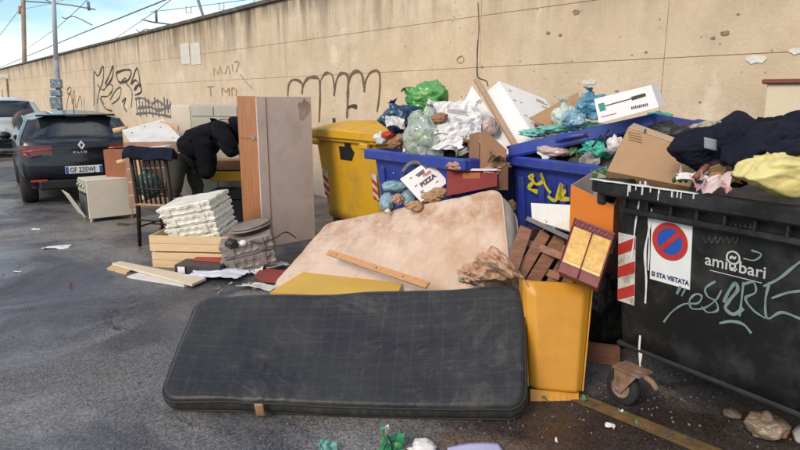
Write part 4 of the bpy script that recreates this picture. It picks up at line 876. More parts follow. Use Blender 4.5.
OB('joint_strip', wo_+wv_*.024-we*.006+V((0, 0, 1.20)), we*.004, wv_*.40, (0, 0, .008), m_redwood, ww, 0)
OB('hinge', wo_+wv_*.06-we*.014+V((0, 0, 1.19)), we*.012, wv_*.06, (0, 0, .05), m_metal, ww)
m_stain = mat('brown_stain', (.36, .26, .21), .8, .4, 9)

# stain on door as a thin irregular film near the top right corner
m_ = MB(); rr = random.Random(3); pts = []
cS = wo_+we*.60+V((0, 0, 1.52))-wv_*.0015
for i in range(48): a = 2*math.pi*i/48; r0_ = .085+.07*nf((math.cos(a)*1.4, math.sin(a)*1.4, 0), 1, 5); pts.append(cS+we*(math.cos(a)*r0_*.9)+V((0, 0, math.sin(a)*r0_*1.1)))
m_.prism(pts, -wv_*.0012); m_.build('brown_stain', m_stain, ww)

def skin_mesh(name, verts, edges, radii, m, parent, sub=2, root=0):
    me = bpy.data.meshes.new(name); base = worldpos(parent); me.from_pydata([V(v)-base for v in verts], edges, [])
    o = bpy.data.objects.new(name, me); C.objects.link(o)
    md = o.modifiers.new('s', 'SKIN'); md.use_smooth_shade = True; md.branch_smoothing = .4
    me.skin_vertices.new() if not me.skin_vertices else None
    for i, sv in enumerate(me.skin_vertices[0].data): r_ = radii[i]; sv.radius = r_ if isinstance(r_, tuple) else (r_, r_); sv.use_root = (i == root)
    sb = o.modifiers.new('u', 'SUBSURF'); sb.levels = sub; sb.render_levels = sub
    dg = bpy.context.evaluated_depsgraph_get(); nm = bpy.data.meshes.new_from_object(o.evaluated_get(dg)); nm.name = name
    bpy.data.objects.remove(o); nm.materials.clear(); nm.materials.append(m)
    for p in nm.polygons: p.use_smooth = True
    if name in ('jacket', 'trousers'):
        A_w = .030 if name == 'jacket' else .020
        nn__ = [v.normal.copy() for v in nm.vertices]
        for v, q in zip(nm.vertices, nn__):
            c_ = v.co; v.co = c_-q*(A_w*(1-min(1, abs(nf((c_.x*2.6+c_.z*2, c_.y*3, c_.z*4), 1, 3))*3.5))+A_w*.25*(1-min(1, abs(nf((c_.x*6, c_.y*6, c_.z*9), 1, 5))*3)))
    ob = bpy.data.objects.new(name, nm); C.objects.link(ob); ob.parent = parent; WP[ob.name] = base; return ob
PY = 7.45; hip = at(184, 152, PY); ft1 = gz(164, 236); ft2 = gz(197, 233)
sh = at(229, 121, PY-.02); hd = at(246, 140, PY+.1); mid = lerp(hip, sh, .5)+V((0, 0, .05))
per = thing('person', 'person in dark jacket and grey-green trousers bending head first behind the wardrobe', 'person', (hip.x, PY, 0))
X, Yv = V((1, 0, 0)), V((0, 1, 0))
hL, hR = hip+V((-.02, -.09, -.04)), hip+V((.03, .10, -.04))
kL, kR = V((hip.x-.10, PY-.22, .50)), V((hip.x+.10, PY+.12, .50))
aL, aR = V((hip.x-.22, PY-.20, .09)), V((hip.x+.04, PY+.16, .09))
sL, sR = sh+V((-.02, -.19, 0)), sh+V((0, .19, 0))
eL, eR = sL+V((.10, -.05, -.27)), sR+V((.12, .03, -.27)); wL, wR = eL+V((.16, .05, -.16)), eR+V((.16, .0, -.16))
neck = sh+V((.07, 0, -.01)); head = sh+V((.20, .02, -.06))
jp = [at(180, 158, PY), at(196, 141, PY), at(206, 135, PY), at(217, 131, PY), at(228, 129, PY)]
mid = jp[2]; sh = jp[4]+V((0, 0, .03)); sL, sR = sh+V((-.02, -.19, 0)), sh+V((0, .19, 0))
skin_mesh('body', [lerp(hip, jp[2], .8)+V((0, 0, -.03)), mid, sh, neck, head, head+V((.09, 0, -.07)), sL, eL, wL, sR, eR, wR, hL, kL, aL, hR, kR, aR, aL+V((.14, -.02, -.05)), aR+V((.14, -.02, -.05))],
          [(0, 1), (1, 2), (2, 3), (3, 4), (4, 5), (2, 6), (6, 7), (7, 8), (2, 9), (9, 10), (10, 11), (0, 12), (12, 13), (13, 14), (0, 15), (15, 16), (16, 17), (14, 18), (17, 19)],
          [.09, .12, .13, .055, .095, .085, .06, .04, .03, .06, .04, .03, .07, .06, .04, .07, .06, .04, .035, .035], m_skin, per, 2)
m_jack = mat('black_jacket_cloth', (.006, .006, .009), .9, .4, 6, .5, 14, spec=.15)
m_trou = mat('grey_green_trousers', (.042, .042, .032), .9, .3, 5, .5, 14, spec=.2)
skin_mesh('jacket', jp+[sL+V((.0, -.04, -.02)), eL+V((-.03, -.04, -.02)), lerp(eL, wL, .7)+V((-.05, 0, -.02)), sR, eR, lerp(eR, wR, .8), at(207, 168, PY-.05), at(205, 182, PY-.06)],
          [(0, 1), (1, 2), (2, 3), (3, 4), (4, 5), (5, 6), (6, 7), (4, 8), (8, 9), (9, 10), (2, 11), (11, 12)],
          [(.225, .20), (.25, .22), (.275, .245), (.265, .235), (.22, .20), .15, .125, .10, .14, .11, .09, (.15, .13), (.10, .08)], m_jack, per, 4, 2)
skin_mesh('trousers', [hip+V((0, 0, .02)), hL+V((-.02, 0, -.04)), lerp(hL, kL, .5), kL, lerp(kL, aL, .55), aL+V((0, 0, .0)), hR+V((0, 0, -.04)), lerp(hR, kR, .5), kR, lerp(kR, aR, .55), aR],
          [(0, 1), (1, 2), (2, 3), (3, 4), (4, 5), (0, 6), (6, 7), (7, 8), (8, 9), (9, 10)], [.19, .14, .12, .10, .09, .09, .14, .115, .095, .085, .085], m_trou, per, 3)
m_ = MB(); m_.blob(lerp(sh, head, .5)+V((-.01, 0, -.01)), (.15, .15, .13), 4, 8, .1, 2, .05); m_.build('collar', m_jack, per)
m_ = MB(); m_.blob(head+V((-.0, 0, .0)), (.125, .12, .12), 4, 3, .1, 4, .1); m_.build('hair', m_black, per)
for w_, sg in ((wL, -1), (wR, 1)):
    vs_, ed, rd = [w_, w_+V((.05, 0, -.05)), w_+V((.09, 0, -.08))], [(0, 1), (1, 2)], [.028, .034, .03]
    for k in range(4): b_ = len(vs_); vs_ += [w_+V((.11, (k-1.5)*.021, -.10)), w_+V((.14, (k-1.5)*.023, -.135)), w_+V((.145, (k-1.5)*.023, -.165+.008*abs(k-1.5)))]; ed += [(2, b_), (b_, b_+1), (b_+1, b_+2)]; rd += [.010, .009, .008]
    b_ = len(vs_); vs_ += [w_+V((.06, -sg*.04, -.07)), w_+V((.10, -sg*.055, -.10))]; ed += [(1, b_), (b_, b_+1)]; rd += [.011, .009]
    skin_mesh('hand', vs_, ed, rd, m_skin, per, 1, 1)
for a_ in (aL, aR): m_ = MB(); m_.blob(V((a_.x+.06, a_.y-.01, .05)), (.15, .055, .05), 3, 2, .05, 2, 0, flat=-.04); m_.build('shoe', m_black, per)

# spindle-back chair
def chair():
    fl = gz(140, 246); r = thing('dark_wooden_chair', 'dark spindle-back wooden chair with its back to the camera beside the white cooker', 'chair', (fl.x, fl.y, 0))
    rz = R(-14); M = Matrix.Rotation(rz, 3, 'Z')
    def c(x, y, z): return V((fl.x, fl.y, 0))+M @ V((x, y, z))
    Wd, Dp, sh_ = .43, .43, .46
    for x in (0, Wd):
        mb = MB(); mb.tube([c(x, 0, 0), c(x, .03, sh_), c(x, -.02, 1.06)], [.020, .027, .021], 8); mb.build('back_leg', m_darkwood, r)
        mb = MB(); mb.tube([c(x, Dp, 0), c(x, Dp-.01, sh_)], [.018, .025], 8); mb.build('front_leg', m_darkwood, r)
    mb = MB(); mb.obox(c(-.025, .0, sh_), M @ V((Wd+.05, 0, 0)), M @ V((0, Dp+.03, 0)), (0, 0, .03), .01); mb.build('seat', wood('tan_seat', (.34, .22, .13)), r)
    for z, h in ((1.0, .085), (.80, .0)):
        if h: mb = MB(); mb.sheet(lambda u, v_: c(Wd*u, -.02-.03*math.sin(math.pi*u), z-.02+h*v_), 12, 3, .02); mb.build('top_rail', m_darkwood, r)
    mb = MB(); mb.tube([c(0, -.0, .66), c(Wd*.5, -.03, .66), c(Wd, 0, .66)], .011, 8); mb.build('middle_rail', m_darkwood, r)
    for k in range(6):
        x = Wd*(k+1)/7; mb = MB(); mb.tube([c(x, .02, sh_+.03), c(x, -.01, .7), c(x, -.025-.02*math.sin(math.pi*x/Wd), .985)], [.011, .014, .010], 8); mb.build('spindle', m_darkwood, r)
    for a, b, z in (((0, 0), (0, Dp), .22), ((Wd, 0), (Wd, Dp), .22), ((0, 0), (Wd, 0), .30), ((0, Dp), (Wd, Dp), .20), ((0, .2), (Wd, .2), .22)):
        mb = MB(); mb.tube([c(*a, z), c(*b, z)], .010, 8); mb.build('stretcher', m_darkwood, r)
    for z in (.13,): pass
    return c
ch = chair()
m_cloth = mat('dark_blue_cloth', (.007, .010, .022), .9, .4, 6, .5, 16, spec=.2)
cl = MB()
def draped(u, v_):
    p = ch(-.05+.60*u, .0, 0); a = (v_-.5)*2
    hgt = 1.12+.05*nf((u*3, 0, 0), 1, 5)-.12*abs(a)**1.6*(1+.3*nf((u*3, v_, 0), 1, 7)); q_ = Matrix.Rotation(R(-14), 3, 'Z') @ V((0, .075*a*(1+.5*nf((u*5, v_*3, 0), 1, 2))-.03, 0))
    return V((p.x, p.y, hgt+(.010*nf((u*6, v_*2, 0), 1, 8))))+q_
cl.sheet(draped, 50, 24, .012); tag(cl.build('folded_cloth', m_cloth), 'dark blue cloth thrown over the top of the spindle-back chair', 'cloth')
# cooker lying by the car
ck = gz(90, 223); r = thing('white_cooker', 'old white cooker with its dark oven front ajar beside the navy car', 'cooker', (ck.x, ck.y, 0))
ce = V((.70, .56, 0)).normalized(); cf = V((-.56, .70, 0)).normalized(); co = V((ck.x, ck.y, .05)); CH = .50
m_enam = mat('cream_enamel', (.70, .64, .53), .4, .06, 3, .03, dirt=(.42, .32, .22), dsc=2, damt=.3)
OB('side_panel', co, ce*.66, cf*.018, (0, 0, CH), m_enam, r, .006); OB('side_panel', co+cf*.47, ce*.66, cf*.018, (0, 0, CH), m_enam, r, .006)
OB('top_panel', co+V((0, 0, CH+.001)), ce*.66, cf*.488, (0, 0, .016), m_enam, r, .005); OB('back_panel', co+ce*.64+cf*.02, ce*.018, cf*.448, (0, 0, CH-.002), m_metal, r)
OB('base_panel', co+cf*.02+ce*.001, ce*.636, cf*.448, (0, 0, .018), m_metal, r)
fo = co+cf*.02; OB('control_panel', fo-ce*.012+V((0, 0, CH-.15)), ce*.02, cf*.45, (0, 0, .148), mat('greenish_control_panel', (.38, .37, .28), .5, .3, 16, .1), r)
for k in range(5): m_ = MB(); m_.lathe(fo-ce*.014+cf*(.06+.083*k)+V((0, 0, CH-.07)), -ce, [(0, .022), (.02, .018), (.022, .001)], 12); m_.build('knob', m_black if k % 2 else m_metal, r)
OB('oven_grille', fo-ce*.004+V((0, 0, .02)), ce*.01, cf*.45, (0, 0, CH-.19), m_black, r)
for k in range(9): OB('grille_bar', fo-ce*.010+cf*(.03+.05*k)+V((0, 0, .03)), ce*.006, cf*.012, (0, 0, CH-.22), m_metal, r, 0)
dh = fo-ce*.008+V((0, 0, .03)); dt = V((0, 0, .36))-ce*.15
OB('open_door', dh-ce*.022+V((0, 0, .0))+cf*.02, cf*.44, V((0, 0, .33))-ce*.17, -ce*.014, m_enam, r)
for a in (0.03, .55):
    for b in (.03, .43): m_ = MB(); m_.lathe(co+ce*a+cf*b+V((0, 0, -.05)), (0, 0, 1), [(0, .012), (0, .018), (.05, .02)], 10); m_.build('foot', m_enam, r)
# things behind chair and cooker
p = gz(131, 206); r = thing('brown_wooden_board', 'reddish brown wooden door leaning behind the white cooker', 'door', (p.x, p.y, 0))
a, b = at(108, 198, 8.3), at(131, 198, 8.2); OB('panel', V((a.x, a.y, .0)), V((b.x-a.x, b.y-a.y, 0)), V((0, .16, .0))+V((0, 0, 0)), (0, 0, at(108, 150, 8.3).z), wood('reddish_brown_veneer', (.26, .085, .035), var=.15, stretch=(6, 1, 1)), r)
m_ = MB(); m_.tube([at(131, 158, 8.0), at(117, 163, 7.9)], .03, 8); m_.build('peg', m_pine, r)
tb = at(150, 150, 7.6); r = thing('white_table', 'white tabletop heaped on its side behind the spindle-back chair', 'table', (tb.x, tb.y, 0))
tl, tr_, br_, bl_ = at(122, 130, 8.0), at(163, 119, 8.4), at(184, 141, 7.6), None
bl_ = tl+br_-tr_
m_ = MB(); m_.prism([tl, tr_, br_, bl_], (0, .0, -.03)); m_.build('tabletop', m_white, r)
m_ = MB(); m_.prism([tl+V((0, 0, -.032)), bl_+V((0, 0, -.032)), bl_+V((0, 0, -.55)), tl+V((.02, 0, -.95))], (.012, .02, 0)); m_.build('side_panel', m_pine, r)
m_ = MB(); m_.prism([at(160, 121, 8.3), at(178, 126, 8.0), at(178, 131, 8.0), at(160, 125, 8.3)], (0, .03, 0)); m_.build('apron', mat('pale_orange_wood', (.50, .30, .17), .6, .15), r)
for (a, b) in ((at(113, 131, 8.0), at(128, 128, 8.1)),): m_ = MB(); m_.tube([a, b], [.032, .036], 10); m_.build('leg', m_pine, r)
for k, (t0, t1) in enumerate(((.15, .2), (.5, .1), (.8, .3), (.4, .8), (.85, .8))): m_ = MB(); m_.lathe(lerp(lerp(tl, tr_, t0), lerp(bl_, br_, t0), t1)+V((0, 0, .0)), (0, 0, 1), [(0, .012), (.006, .010), (.007, .001)], 8); m_.build('screw_head', m_black, r)
a, b = at(130, 215, 7.35), at(183, 215, 7.5); r = thing('board_pile', 'pinkish tan boards standing upright behind the spindle-back chair', 'boards', (a.x, a.y, 0))
for k in range(5):
    z0k = .30+.165*k; m_ = MB(); m_.obox(V((a.x, a.y, z0k)), V((b.x-a.x, b.y-a.y, 0)), (0, .03, 0), (0, 0, .15), .004); m_.build('board', mat('pinkish_tan_board', (.36, .21, .15), .7, .25, 8), r) if k == 0 else None
    if k: o_ = bpy.data.objects.new('board', bd0.data); C.objects.link(o_); o_.parent = r; o_.location = (0, .004*(k % 2), .165*k)
    else: bd0 = r.children[0]
a = at(152, 195, 7.1); m_ = MB(); m_.blob(V((a.x-.06, a.y+.06, .62)), (.16, .09, .16), 4, 12, .25, 2.4, .15); tag(m_.build('rubbish_bag', mat('dark_teal_plastic', (.02, .07, .06), .35, .3)), 'dark teal bag lying on the seat of the spindle-back chair', 'bag')
# cabinets behind person
a = at(178, 200, 8.6); b = at(196, 200, 8.6); zt = at(178, 105, 8.6).z
r = thing('white_cabinet', 'narrow plain cream cabinet standing at the wall behind the bending person', 'cabinet', (a.x, a.y, 0))
OB('carcass', V((a.x, a.y, 0)), V((b.x-a.x+.02, 0, 0)), (0, .45, 0), (0, 0, zt), mat('cream_cabinet', (.60, .52, .42), .6, .06), r, .006)
OB('door', V((a.x+.004, a.y-.018, .03)), V((b.x-a.x-.004+.01, 0, 0)), (0, .016, 0), (0, 0, zt-.05), mat('cream_cabinet_door', (.62, .54, .44), .6, .06), r, .004)
a = at(196.5, 200, 8.5); b = at(243, 200, 8.3)
r = thing('grey_cabinet', 'pale greenish grey cabinet with panelled doors behind the bending person', 'cabinet', (a.x, a.y, 0))
u_ = V((b.x-a.x, b.y-a.y, 0)); m_gcab = mat('greenish_grey_paint', (.38, .37, .31), .6, .08)
OB('carcass', V((a.x, a.y, 0)), u_, (0, .4, 0), (0, 0, zt), m_gcab, r, .005)
for k in range(2):
    for z0k, z1k in ((.04, 1.05), (1.08, 1.36), (1.39, zt-.02)):
        OB('door', V((a.x, a.y-.016, z0k))+u_*(.02+.49*k), u_*.47, (0, .015, 0), (0, 0, z1k-z0k), m_gcab, r, .004)
a = at(212, 192, 7.95); r = thing('yellow_crate', 'yellow plastic crate behind the bending person next to the wardrobe', 'crate', (a.x, a.y, 0))
for z0k, mm in ((.30, m_black), (.55, m_yel), (.70, m_card2)):
    OB('crate_side', V((a.x-.02, a.y, z0k)), (.42, 0, 0), (0, .3, 0), (0, 0, .13), mm, r, .01)
OB('crate_base', V((a.x, a.y+.02, 0)), (.38, 0, 0), (0, .26, 0), (0, 0, .3), m_black, r, .01)

# ---------------------------------------------------------------- the heap on the bins
def bagmesh(c, rad, seed, sub=5, knot=(0, 0, 1), planes=34, amp=.12, flat=None, k_=.13, soft=.0, cr=1.0):
    # slack film drawn over hard rubbish: many flat facets meeting in creases, gathered into a knot
    rn = random.Random(seed*13+1); pl_ = []
    for i in range(planes):
        n = V((rn.gauss(0, 1), rn.gauss(0, 1), rn.gauss(0, 1))).normalized(); pl_.append((n, rn.uniform(.80, 1.04)))
    kd = V(knot).normalized(); kx = kd.orthogonal().normalized(); ky = kd.cross(kx)
    b = bmesh.new(); bmesh.ops.create_icosphere(b, subdivisions=sub, radius=1); c = V(c)
    for v in b.verts:
        d = v.co.normalized(); dw = (d+nv(d, 2.1, seed)*.22).normalized(); r_ = 1.25
        for n, h in pl_:
            q = dw.dot(n)
            if q > .05: r_ = min(r_, h/q)
        t0 = d.dot(kd); t = max(0, t0); ph = math.atan2(d.dot(ky), d.dot(kx)); sw = ph+.5*nf(d, 1.5, seed+1)
        mer = V((math.cos(sw)*2.6, math.sin(sw)*2.6, t0*1.1)); fal = .45+.55*(t0*.5+.5)
        r_ = r_*(1+amp*nf(d, 1.6, seed+2))
        r_ -= cr*fal*(.13*(1-min(1, abs(nf(mer, 1.0, seed+4))*4.5))+.07*(1-min(1, abs(nf(mer, 2.3, seed+5))*4)))
        r_ -= cr*.05*(1-min(1, abs(nf(dw, 3.2, seed+6))*5))+.02*abs(nf(dw, 12, seed+8))
        r_ += (k_*3.2)*max(0, (t-.93)/.07)**2 - .12*max(0, 1-abs(t-.92)/.14)
        p = d*r_; p = V((p.x*rad[0], p.y*rad[1], p.z*rad[2]))
        if flat is not None and p.z < flat: p.z = flat+(p.z-flat)*.12
        v.co = c+p
    m_b = MB(); m_b.bm(b, soft > 0); return m_b
def bag(name, lb, px, py, Yd, w, h, m, seed, sub=5, amp=.14, crease=.16, knot=(0, 0, 1), pleat=.05, dp=None, grp=None, cat='bag', f=2.2, cf=5, rz=0, planes=34, k_=.085, soft=1):
    return tag(bagmesh(at(px, py, Yd), (w*1.12, (dp or w*.85)*1.1, h*1.12), seed, sub, knot, planes, amp*.8, k_=k_, soft=soft).build(name, m), lb, cat, grp)
_bag = bag
def bag(name, lb, px, py, Yd, w, h, m, seed, *a, **k):
    o = _bag(name, lb, px, py, Yd, w, h, m, seed, *a, **k)
    if min(w, h) > .09:
        WP[o.name] = o.location.copy(); kn = V(k.get('knot', (0, 0, 1))).normalized(); c = at(px, py, Yd); p = c+V((kn.x*w, kn.y*w*.85, kn.z*h))*1.10; rn = random.Random(seed)
        mb = MB(); sx = kn.orthogonal().normalized(); sy = kn.cross(sx)
        for q in range(2):
            a_ = rn.uniform(0, 6.28); dd = sx*math.cos(a_)+sy*math.sin(a_); ee = dd.cross(kn)
            mb.sheet(lambda u, v_: p+kn*(.045*v_-.01)+dd*(.035*v_*v_)+ee*((u-.5)*.07*(.25+v_))+nv((u*2, v_*2, q), 1.5, seed)*.02*v_, 6, 5, .002, False)
        mb.build('knot', m, o)['kind'] = 'stuff'
    return o
def bagmat(name, col, rough=.28, var=.25, dirt=None, damt=.6, speck=None, trans=.0, sss=0, sc=9):
    m = mat(name, col, rough, var, 7, 0, 30, dirt=dirt, dsc=8, damt=damt, speck=speck, trans=trans, sss=sss)
    n = m.node_tree.nodes; l = m.node_tree.links; t = n.new('ShaderNodeTexCoord'); a = n.new('ShaderNodeTexNoise'); a.noise_type = 'RIDGED_MULTIFRACTAL'
    a.inputs['Scale'].default_value = sc; a.inputs['Detail'].default_value = 5; a.inputs['Distortion'].default_value = .6; l.new(t.outputs['Object'], a.inputs['Vector'])
    k = n.new('ShaderNodeBump'); k.inputs['Strength'].default_value = .7; k.inputs['Distance'].default_value = .012; l.new(a.outputs['Fac'], k.inputs['Height']); l.new(k.outputs[0], n['Principled BSDF'].inputs['Normal']); return m
GB = 'rubbish bags heaped on the bins'
m_gbag = bagmat('glossy_green_bag', (.10, .40, .10), .22, .35, (.38, .55, .25), .55, trans=.25)
m_bbag = bagmat('dark_blue_bag', (.010, .045, .11), .25, .5, (.10, .22, .32), .5)
m_cbag = bagmat('clear_bag_with_waste', (.42, .47, .43), .18, .35, (.22, .36, .12), .75, ((.10, .14, .25), 24, .15), .15)
m_wbag = bagmat('white_bag', (.66, .63, .62), .32, .12)
m_pbag = bagmat('pinkish_clear_bag', (.58, .45, .42), .25, .25, (.50, .22, .18), .5, trans=.15)
m_lbbag = bagmat('pale_blue_bag', (.09, .27, .38), .22, .35, (.3, .45, .5), .5)
m_gyb = bagmat('grey_blue_bag', (.22, .34, .40), .3, .3, (.10, .2, .26), .5)
m_tealb = bagmat('mint_green_plastic', (.04, .38, .28), .28, .35, (.2, .5, .42), .5)
m_ylb = mat('pale_yellow_bag', (.66, .57, .23), .38, .12, 5, .3, 9, dirt=(.62, .42, .07), dsc=4, damt=.6)
bag('rubbish_bag', 'bright green tied rubbish bag on top of the left blue bin heap', 427, 98, 5.75, .20, .155, m_gbag, 2, knot=(-.9, 0, .5), pleat=.12, grp=GB)
bag('rubbish_bag', 'dark blue rubbish bag at the left end of the heap', 400, 119, 5.6, .18, .14, m_bbag, 5, grp=GB, knot=(-.3, -.2, .9))
bag('rubbish_bag', 'see-through bag of mixed green and white waste hanging over the left blue bin', 425, 136, 5.12, .185, .215, m_cbag, 11, knot=(.2, 0, 1), grp=GB, amp=.18)
bag('rubbish_bag', 'pinkish clear bag between the white sheets and the foam panels', 487, 127, 5.1, .09, .085, m_pbag, 17, grp=GB, sub=4, k_=.06)
bag('rubbish_bag', 'small white knotted bag at the left rim of the left blue bin', 381, 138, 5.5, .07, .05, m_wbag, 15, 4, grp=GB)
crumple('food_scrap', 'crumpled white and red wrapper in front of the dark blue bag', 'wrapper', at(395, 122, 5.35), .16, .12, m_wbag, 31, .03, tilt=(R(50), 0))
for i, (x, y, s, m, lb) in enumerate(((388, 135, .06, m_redst, 'small red wrapper under the dark blue bag'), (404, 139, .09, m_card, 'brown scrap on the rim below the dark blue bag'), (396, 143, .08, m_card2, 'torn brown card on the rim of the left blue bin'), (440, 118, .07, m_card2, 'brown food scrap between the clear bag and white sheets'), (410, 147, .08, m_card, 'flat tan scrap on the blue rim left of the clear bag'))):
    m_ = MB(); m_.blob(at(x, y, 5.42 if x < 430 else 5.0), (s, s*.7, s*.6), 4, 40+i, .4, 2.5, .2); tag(m_.build('wrapper', m), lb, 'rubbish')
crumple('white_sheet', 'large crumpled white printed sheet draped over the left blue bin', 'sheet', at(452, 118, 5.05), .48, .36, m_paper, 21, .045, R(-15), (R(58), R(8)), 40, .004, 2.4)
crumple('white_sheet', 'smaller white card hanging below the large crumpled sheet', 'sheet', at(447, 141, 4.95), .26, .14, m_paper, 23, .02, R(-8), (R(62), R(-8)), 20, .004, 2)
crumple('printed_strip', 'grey printed strip across the large crumpled white sheet', 'label', at(458, 112, 4.90), .17, .035, mat('grey_print', (.36, .34, .34), .7, .3, 60), 22, .004, R(-28), (R(60), R(16)), 8, .002)
m_ = MB(); m_.blob(at(440, 142, 5.25), (.35, .25, .09), 4, 50, .35, 2.4, .2); tag(m_.build('waste_fill', mat('dark_mixed_waste', (.10, .075, .06), .7, .7, 14, .5, 30)), 'dark mixed rubbish filling the left blue bin under the bags', 'rubbish')
m_ = MB(); m_.blob(o1+e*.6+wb*.5+V((0, 0, 1.08)), (.5, .4, .16), 4, 51, .3, 2.4, .2); tag(m_.build('waste_fill', bpy.data.materials['dark_mixed_waste']), 'dark rubbish deep inside the left blue bin', 'rubbish')
m_ = MB(); m_.blob(o2+e2*.6+b2*.5+V((0, 0, 1.12)), (.42, .5, .2), 4, 52, .3, 2.4, .2); tag(m_.build('waste_fill', bpy.data.materials['dark_mixed_waste']), 'dark rubbish filling the right blue bin under its lid', 'rubbish')
m_ = MB(); m_.sheet(lambda u, v_: o3+e3*lerp(.05, L3-.05, u)+b3_*lerp(.04, 1.0, v_)+V((0, 0, 1.10+.10*nf((u*5, v_*4, 0), 1, 3)+.06*math.sin(math.pi*v_))), 40, 24, .05); tag(m_.build('waste_fill', mat('dark_bin_waste', (.05, .035, .03), .7, .7, 12, .5, 30)), 'dark rubbish filling the black dumpster', 'rubbish')
rs = random.Random(77)
pals = [m_card, m_card2, m_paper, m_wbag, mat('grey_scrap_paper', (.30, .29, .28), .8, .3), mat('brown_food_waste', (.16, .08, .04), .7, .5, 20), mat('faded_red_wrapper', (.40, .06, .04), .45, .4, 14), mat('dull_green_wrapper', (.10, .20, .09), .45, .4, 14)]
pn_ = ['brown cardboard', 'dark brown card', 'white paper', 'white plastic', 'grey paper', 'brown food waste', 'faded red wrapper', 'dull green wrapper']
spots_ = [(412, 150, 5.25, 'at the rim under the clear bag'), (436, 147, 5.05, 'right of the clear bag bottom'), (460, 151, 4.9, 'below the small white card'), (468, 142, 4.95, 'left of the open cardboard box'), (415, 120, 5.4, 'between the dark blue and the clear bag'), (440, 108, 5.4, 'under the green bag'), (468, 128, 5.1, 'right of the crumpled sheet'), (498, 158, 4.6, 'at the foot of the wooden strip'), (547, 153, 4.55, 'in the left corner of the right blue bin'), (575, 156, 4.4, 'in the middle of the right blue bin'), (590, 160, 4.2, 'in the right blue bin next to the cardboard box'), (620, 165, 3.8, 'left of the big cardboard box'), (545, 128, 5.0, 'under the brown cardboard piece'), (692, 176, 2.85, 'in the dumpster under the jacket sleeve'), (724, 176, 2.75, 'in the dumpster right of the red and white paper'), (508, 205, 4.3, 'between the beige mattress and the right blue bin'), (545, 226, 4.0, 'under the slanted white board'), (600, 172, 3.6, 'behind the orange box')]
for i, (x, y, Yd, wh_) in enumerate(spots_):
    k = (i*5+2) % len(pals); w_ = rs.uniform(.09, .15)
    crumple('scrap', 'crumpled '+pn_[k]+' '+wh_, 'rubbish', at(x, y, Yd), w_, w_*.8, pals[k], 300+i, .035, rs.uniform(-1, 1), (rs.uniform(.3, 1.1), rs.uniform(-.5, .5)), 16, .004, 2.2)
# foam panels and strip
def slabq(name, lb, cat, a, b, c, d_, th, m, grp=None, bev=0):
    n = (b-a).cross(d_-a).normalized(); mb = MB(); mb.prism([a, b, c, d_], n*th); o_ = tag(mb.build(name, m), lb, cat, grp); WP[o_.name] = o_.location.copy(); return o_
slabq('foam_sheet', 'thin white foam sheet leaning left of the wooden strip', 'foam sheet', at(472, 86, 5.4), at(521, 156, 5.0), at(497, 160, 5.0), at(463, 104, 5.35), .02, m_foam, 'white foam pieces')
m_ = MB(); m_.beam(at(476, 79, 5.32), at(519, 152, 4.92), .045, .03, (0, -1, .2), .003); tag(m_.build('wooden_strip', wood('light_brown_strip', (.38, .25, .15), var=.15)), 'long light brown wooden strip leaning between the foam pieces', 'wood strip')
A_, B_, C_, D_ = at(499, 81, 5.35), at(537, 140, 5.0), at(520, 152, 4.95), at(482, 96, 5.25)
bxf = thing('foam_box', 'long white foam packing box leaning over the right blue bin', 'foam box', A_)
m_ = MB(); dv = at(545, 99, 5.55)-A_; m_.prism([A_, B_, C_, D_], dv); m_.build('box_body', m_foam, bxf)
m_ = MB(); nn2 = (B_-A_).cross(D_-A_).normalized(); nn2 = nn2 if nn2.y < 0 else -nn2
def onbox(t, s): return lerp(lerp(A_, B_, t), lerp(D_, C_, t), s)
m_.prism([onbox(.05, .93), onbox(.93, .93), onbox(.93, .97), onbox(.05, .97)], nn2*.003); m_.prism([onbox(.47, .45), onbox(.50, .45), onbox(.50, .55), onbox(.47, .55)], nn2*.003); m_.build('printed_mark', mat('grey_print_mark', (.28, .27, .27), .7), bxf)
m_ = MB(); sn = (B_-A_).cross(dv).normalized(); sn = sn if sn.z > 0 else -sn
for t, s0, s1 in ((.12, .1, .16), (.3, .06, .12), (.3, .2, .24), (.55, .1, .16), (.12, .7, .95), (.2, .75, .9), (.08, .72, .9)):
    p_ = A_+(B_-A_)*t+dv*s0; m_.prism([p_, p_+(B_-A_)*.02, p_+(B_-A_)*.02+dv*(s1-s0), p_+dv*(s1-s0)], sn*.003)
m_.build('printed_mark', bpy.data.materials['grey_print_mark'], bxf)
m_ = MB(); m_.tube(spline([at(478, 40, 5.1), at(477, 72, 5.05), at(479, 78, 5.0), at(486, 81, 5.0), at(488, 86, 4.9)]), .005, 5); tag(m_.build('hanging_string', m_black), 'thin dark cord dangling to the tip of the wooden strip', 'cord')
slabq('cardboard_flap', 'brown cardboard piece poking up between foam box and pale bags', 'cardboard', at(578, 92, 5.3), at(585, 112, 5.2), at(553, 130, 5.0), at(529, 118, 5.1), .008, m_card)
bag('rubbish_bag', 'white rounded bag behind the raised blue lid', 563, 117, 5.0, .095, .10, mat('greenish_white_bag', (.50, .60, .54), .35, .15, 8, .3, 30), 61, 5, grp=GB)
bag('rubbish_bag', 'pale blue bag on the raised blue lid, upper of two', 590, 106, 4.75, .115, .10, m_lbbag, 63, 5, grp=GB, amp=.35)
bag('rubbish_bag', 'pale blue glossy bag in front of the raised blue lid, lower of two', 573, 118, 4.70, .09, .065, mat('sky_blue_clear_bag', (.22, .42, .52), .25, .4, 10, .4, 30, dirt=(.5, .5, .3), dsc=12, damt=.7), 66, 5, grp=GB)
m_ = MB()
for x, y, w in ((556, 129, .19), (535, 133, .12), (590, 126, .12)): m_.blob(at(x, y, 4.85), (w, .1, .035), 4, int(x), .4, 2.5, .25)
tag(m_.build('mint_plastic', mat('mint_film', (.16, .44, .36), .3, .3, 8, .3, 30)), 'mint green plastic film spread under the left end of the raised lid', 'plastic film')
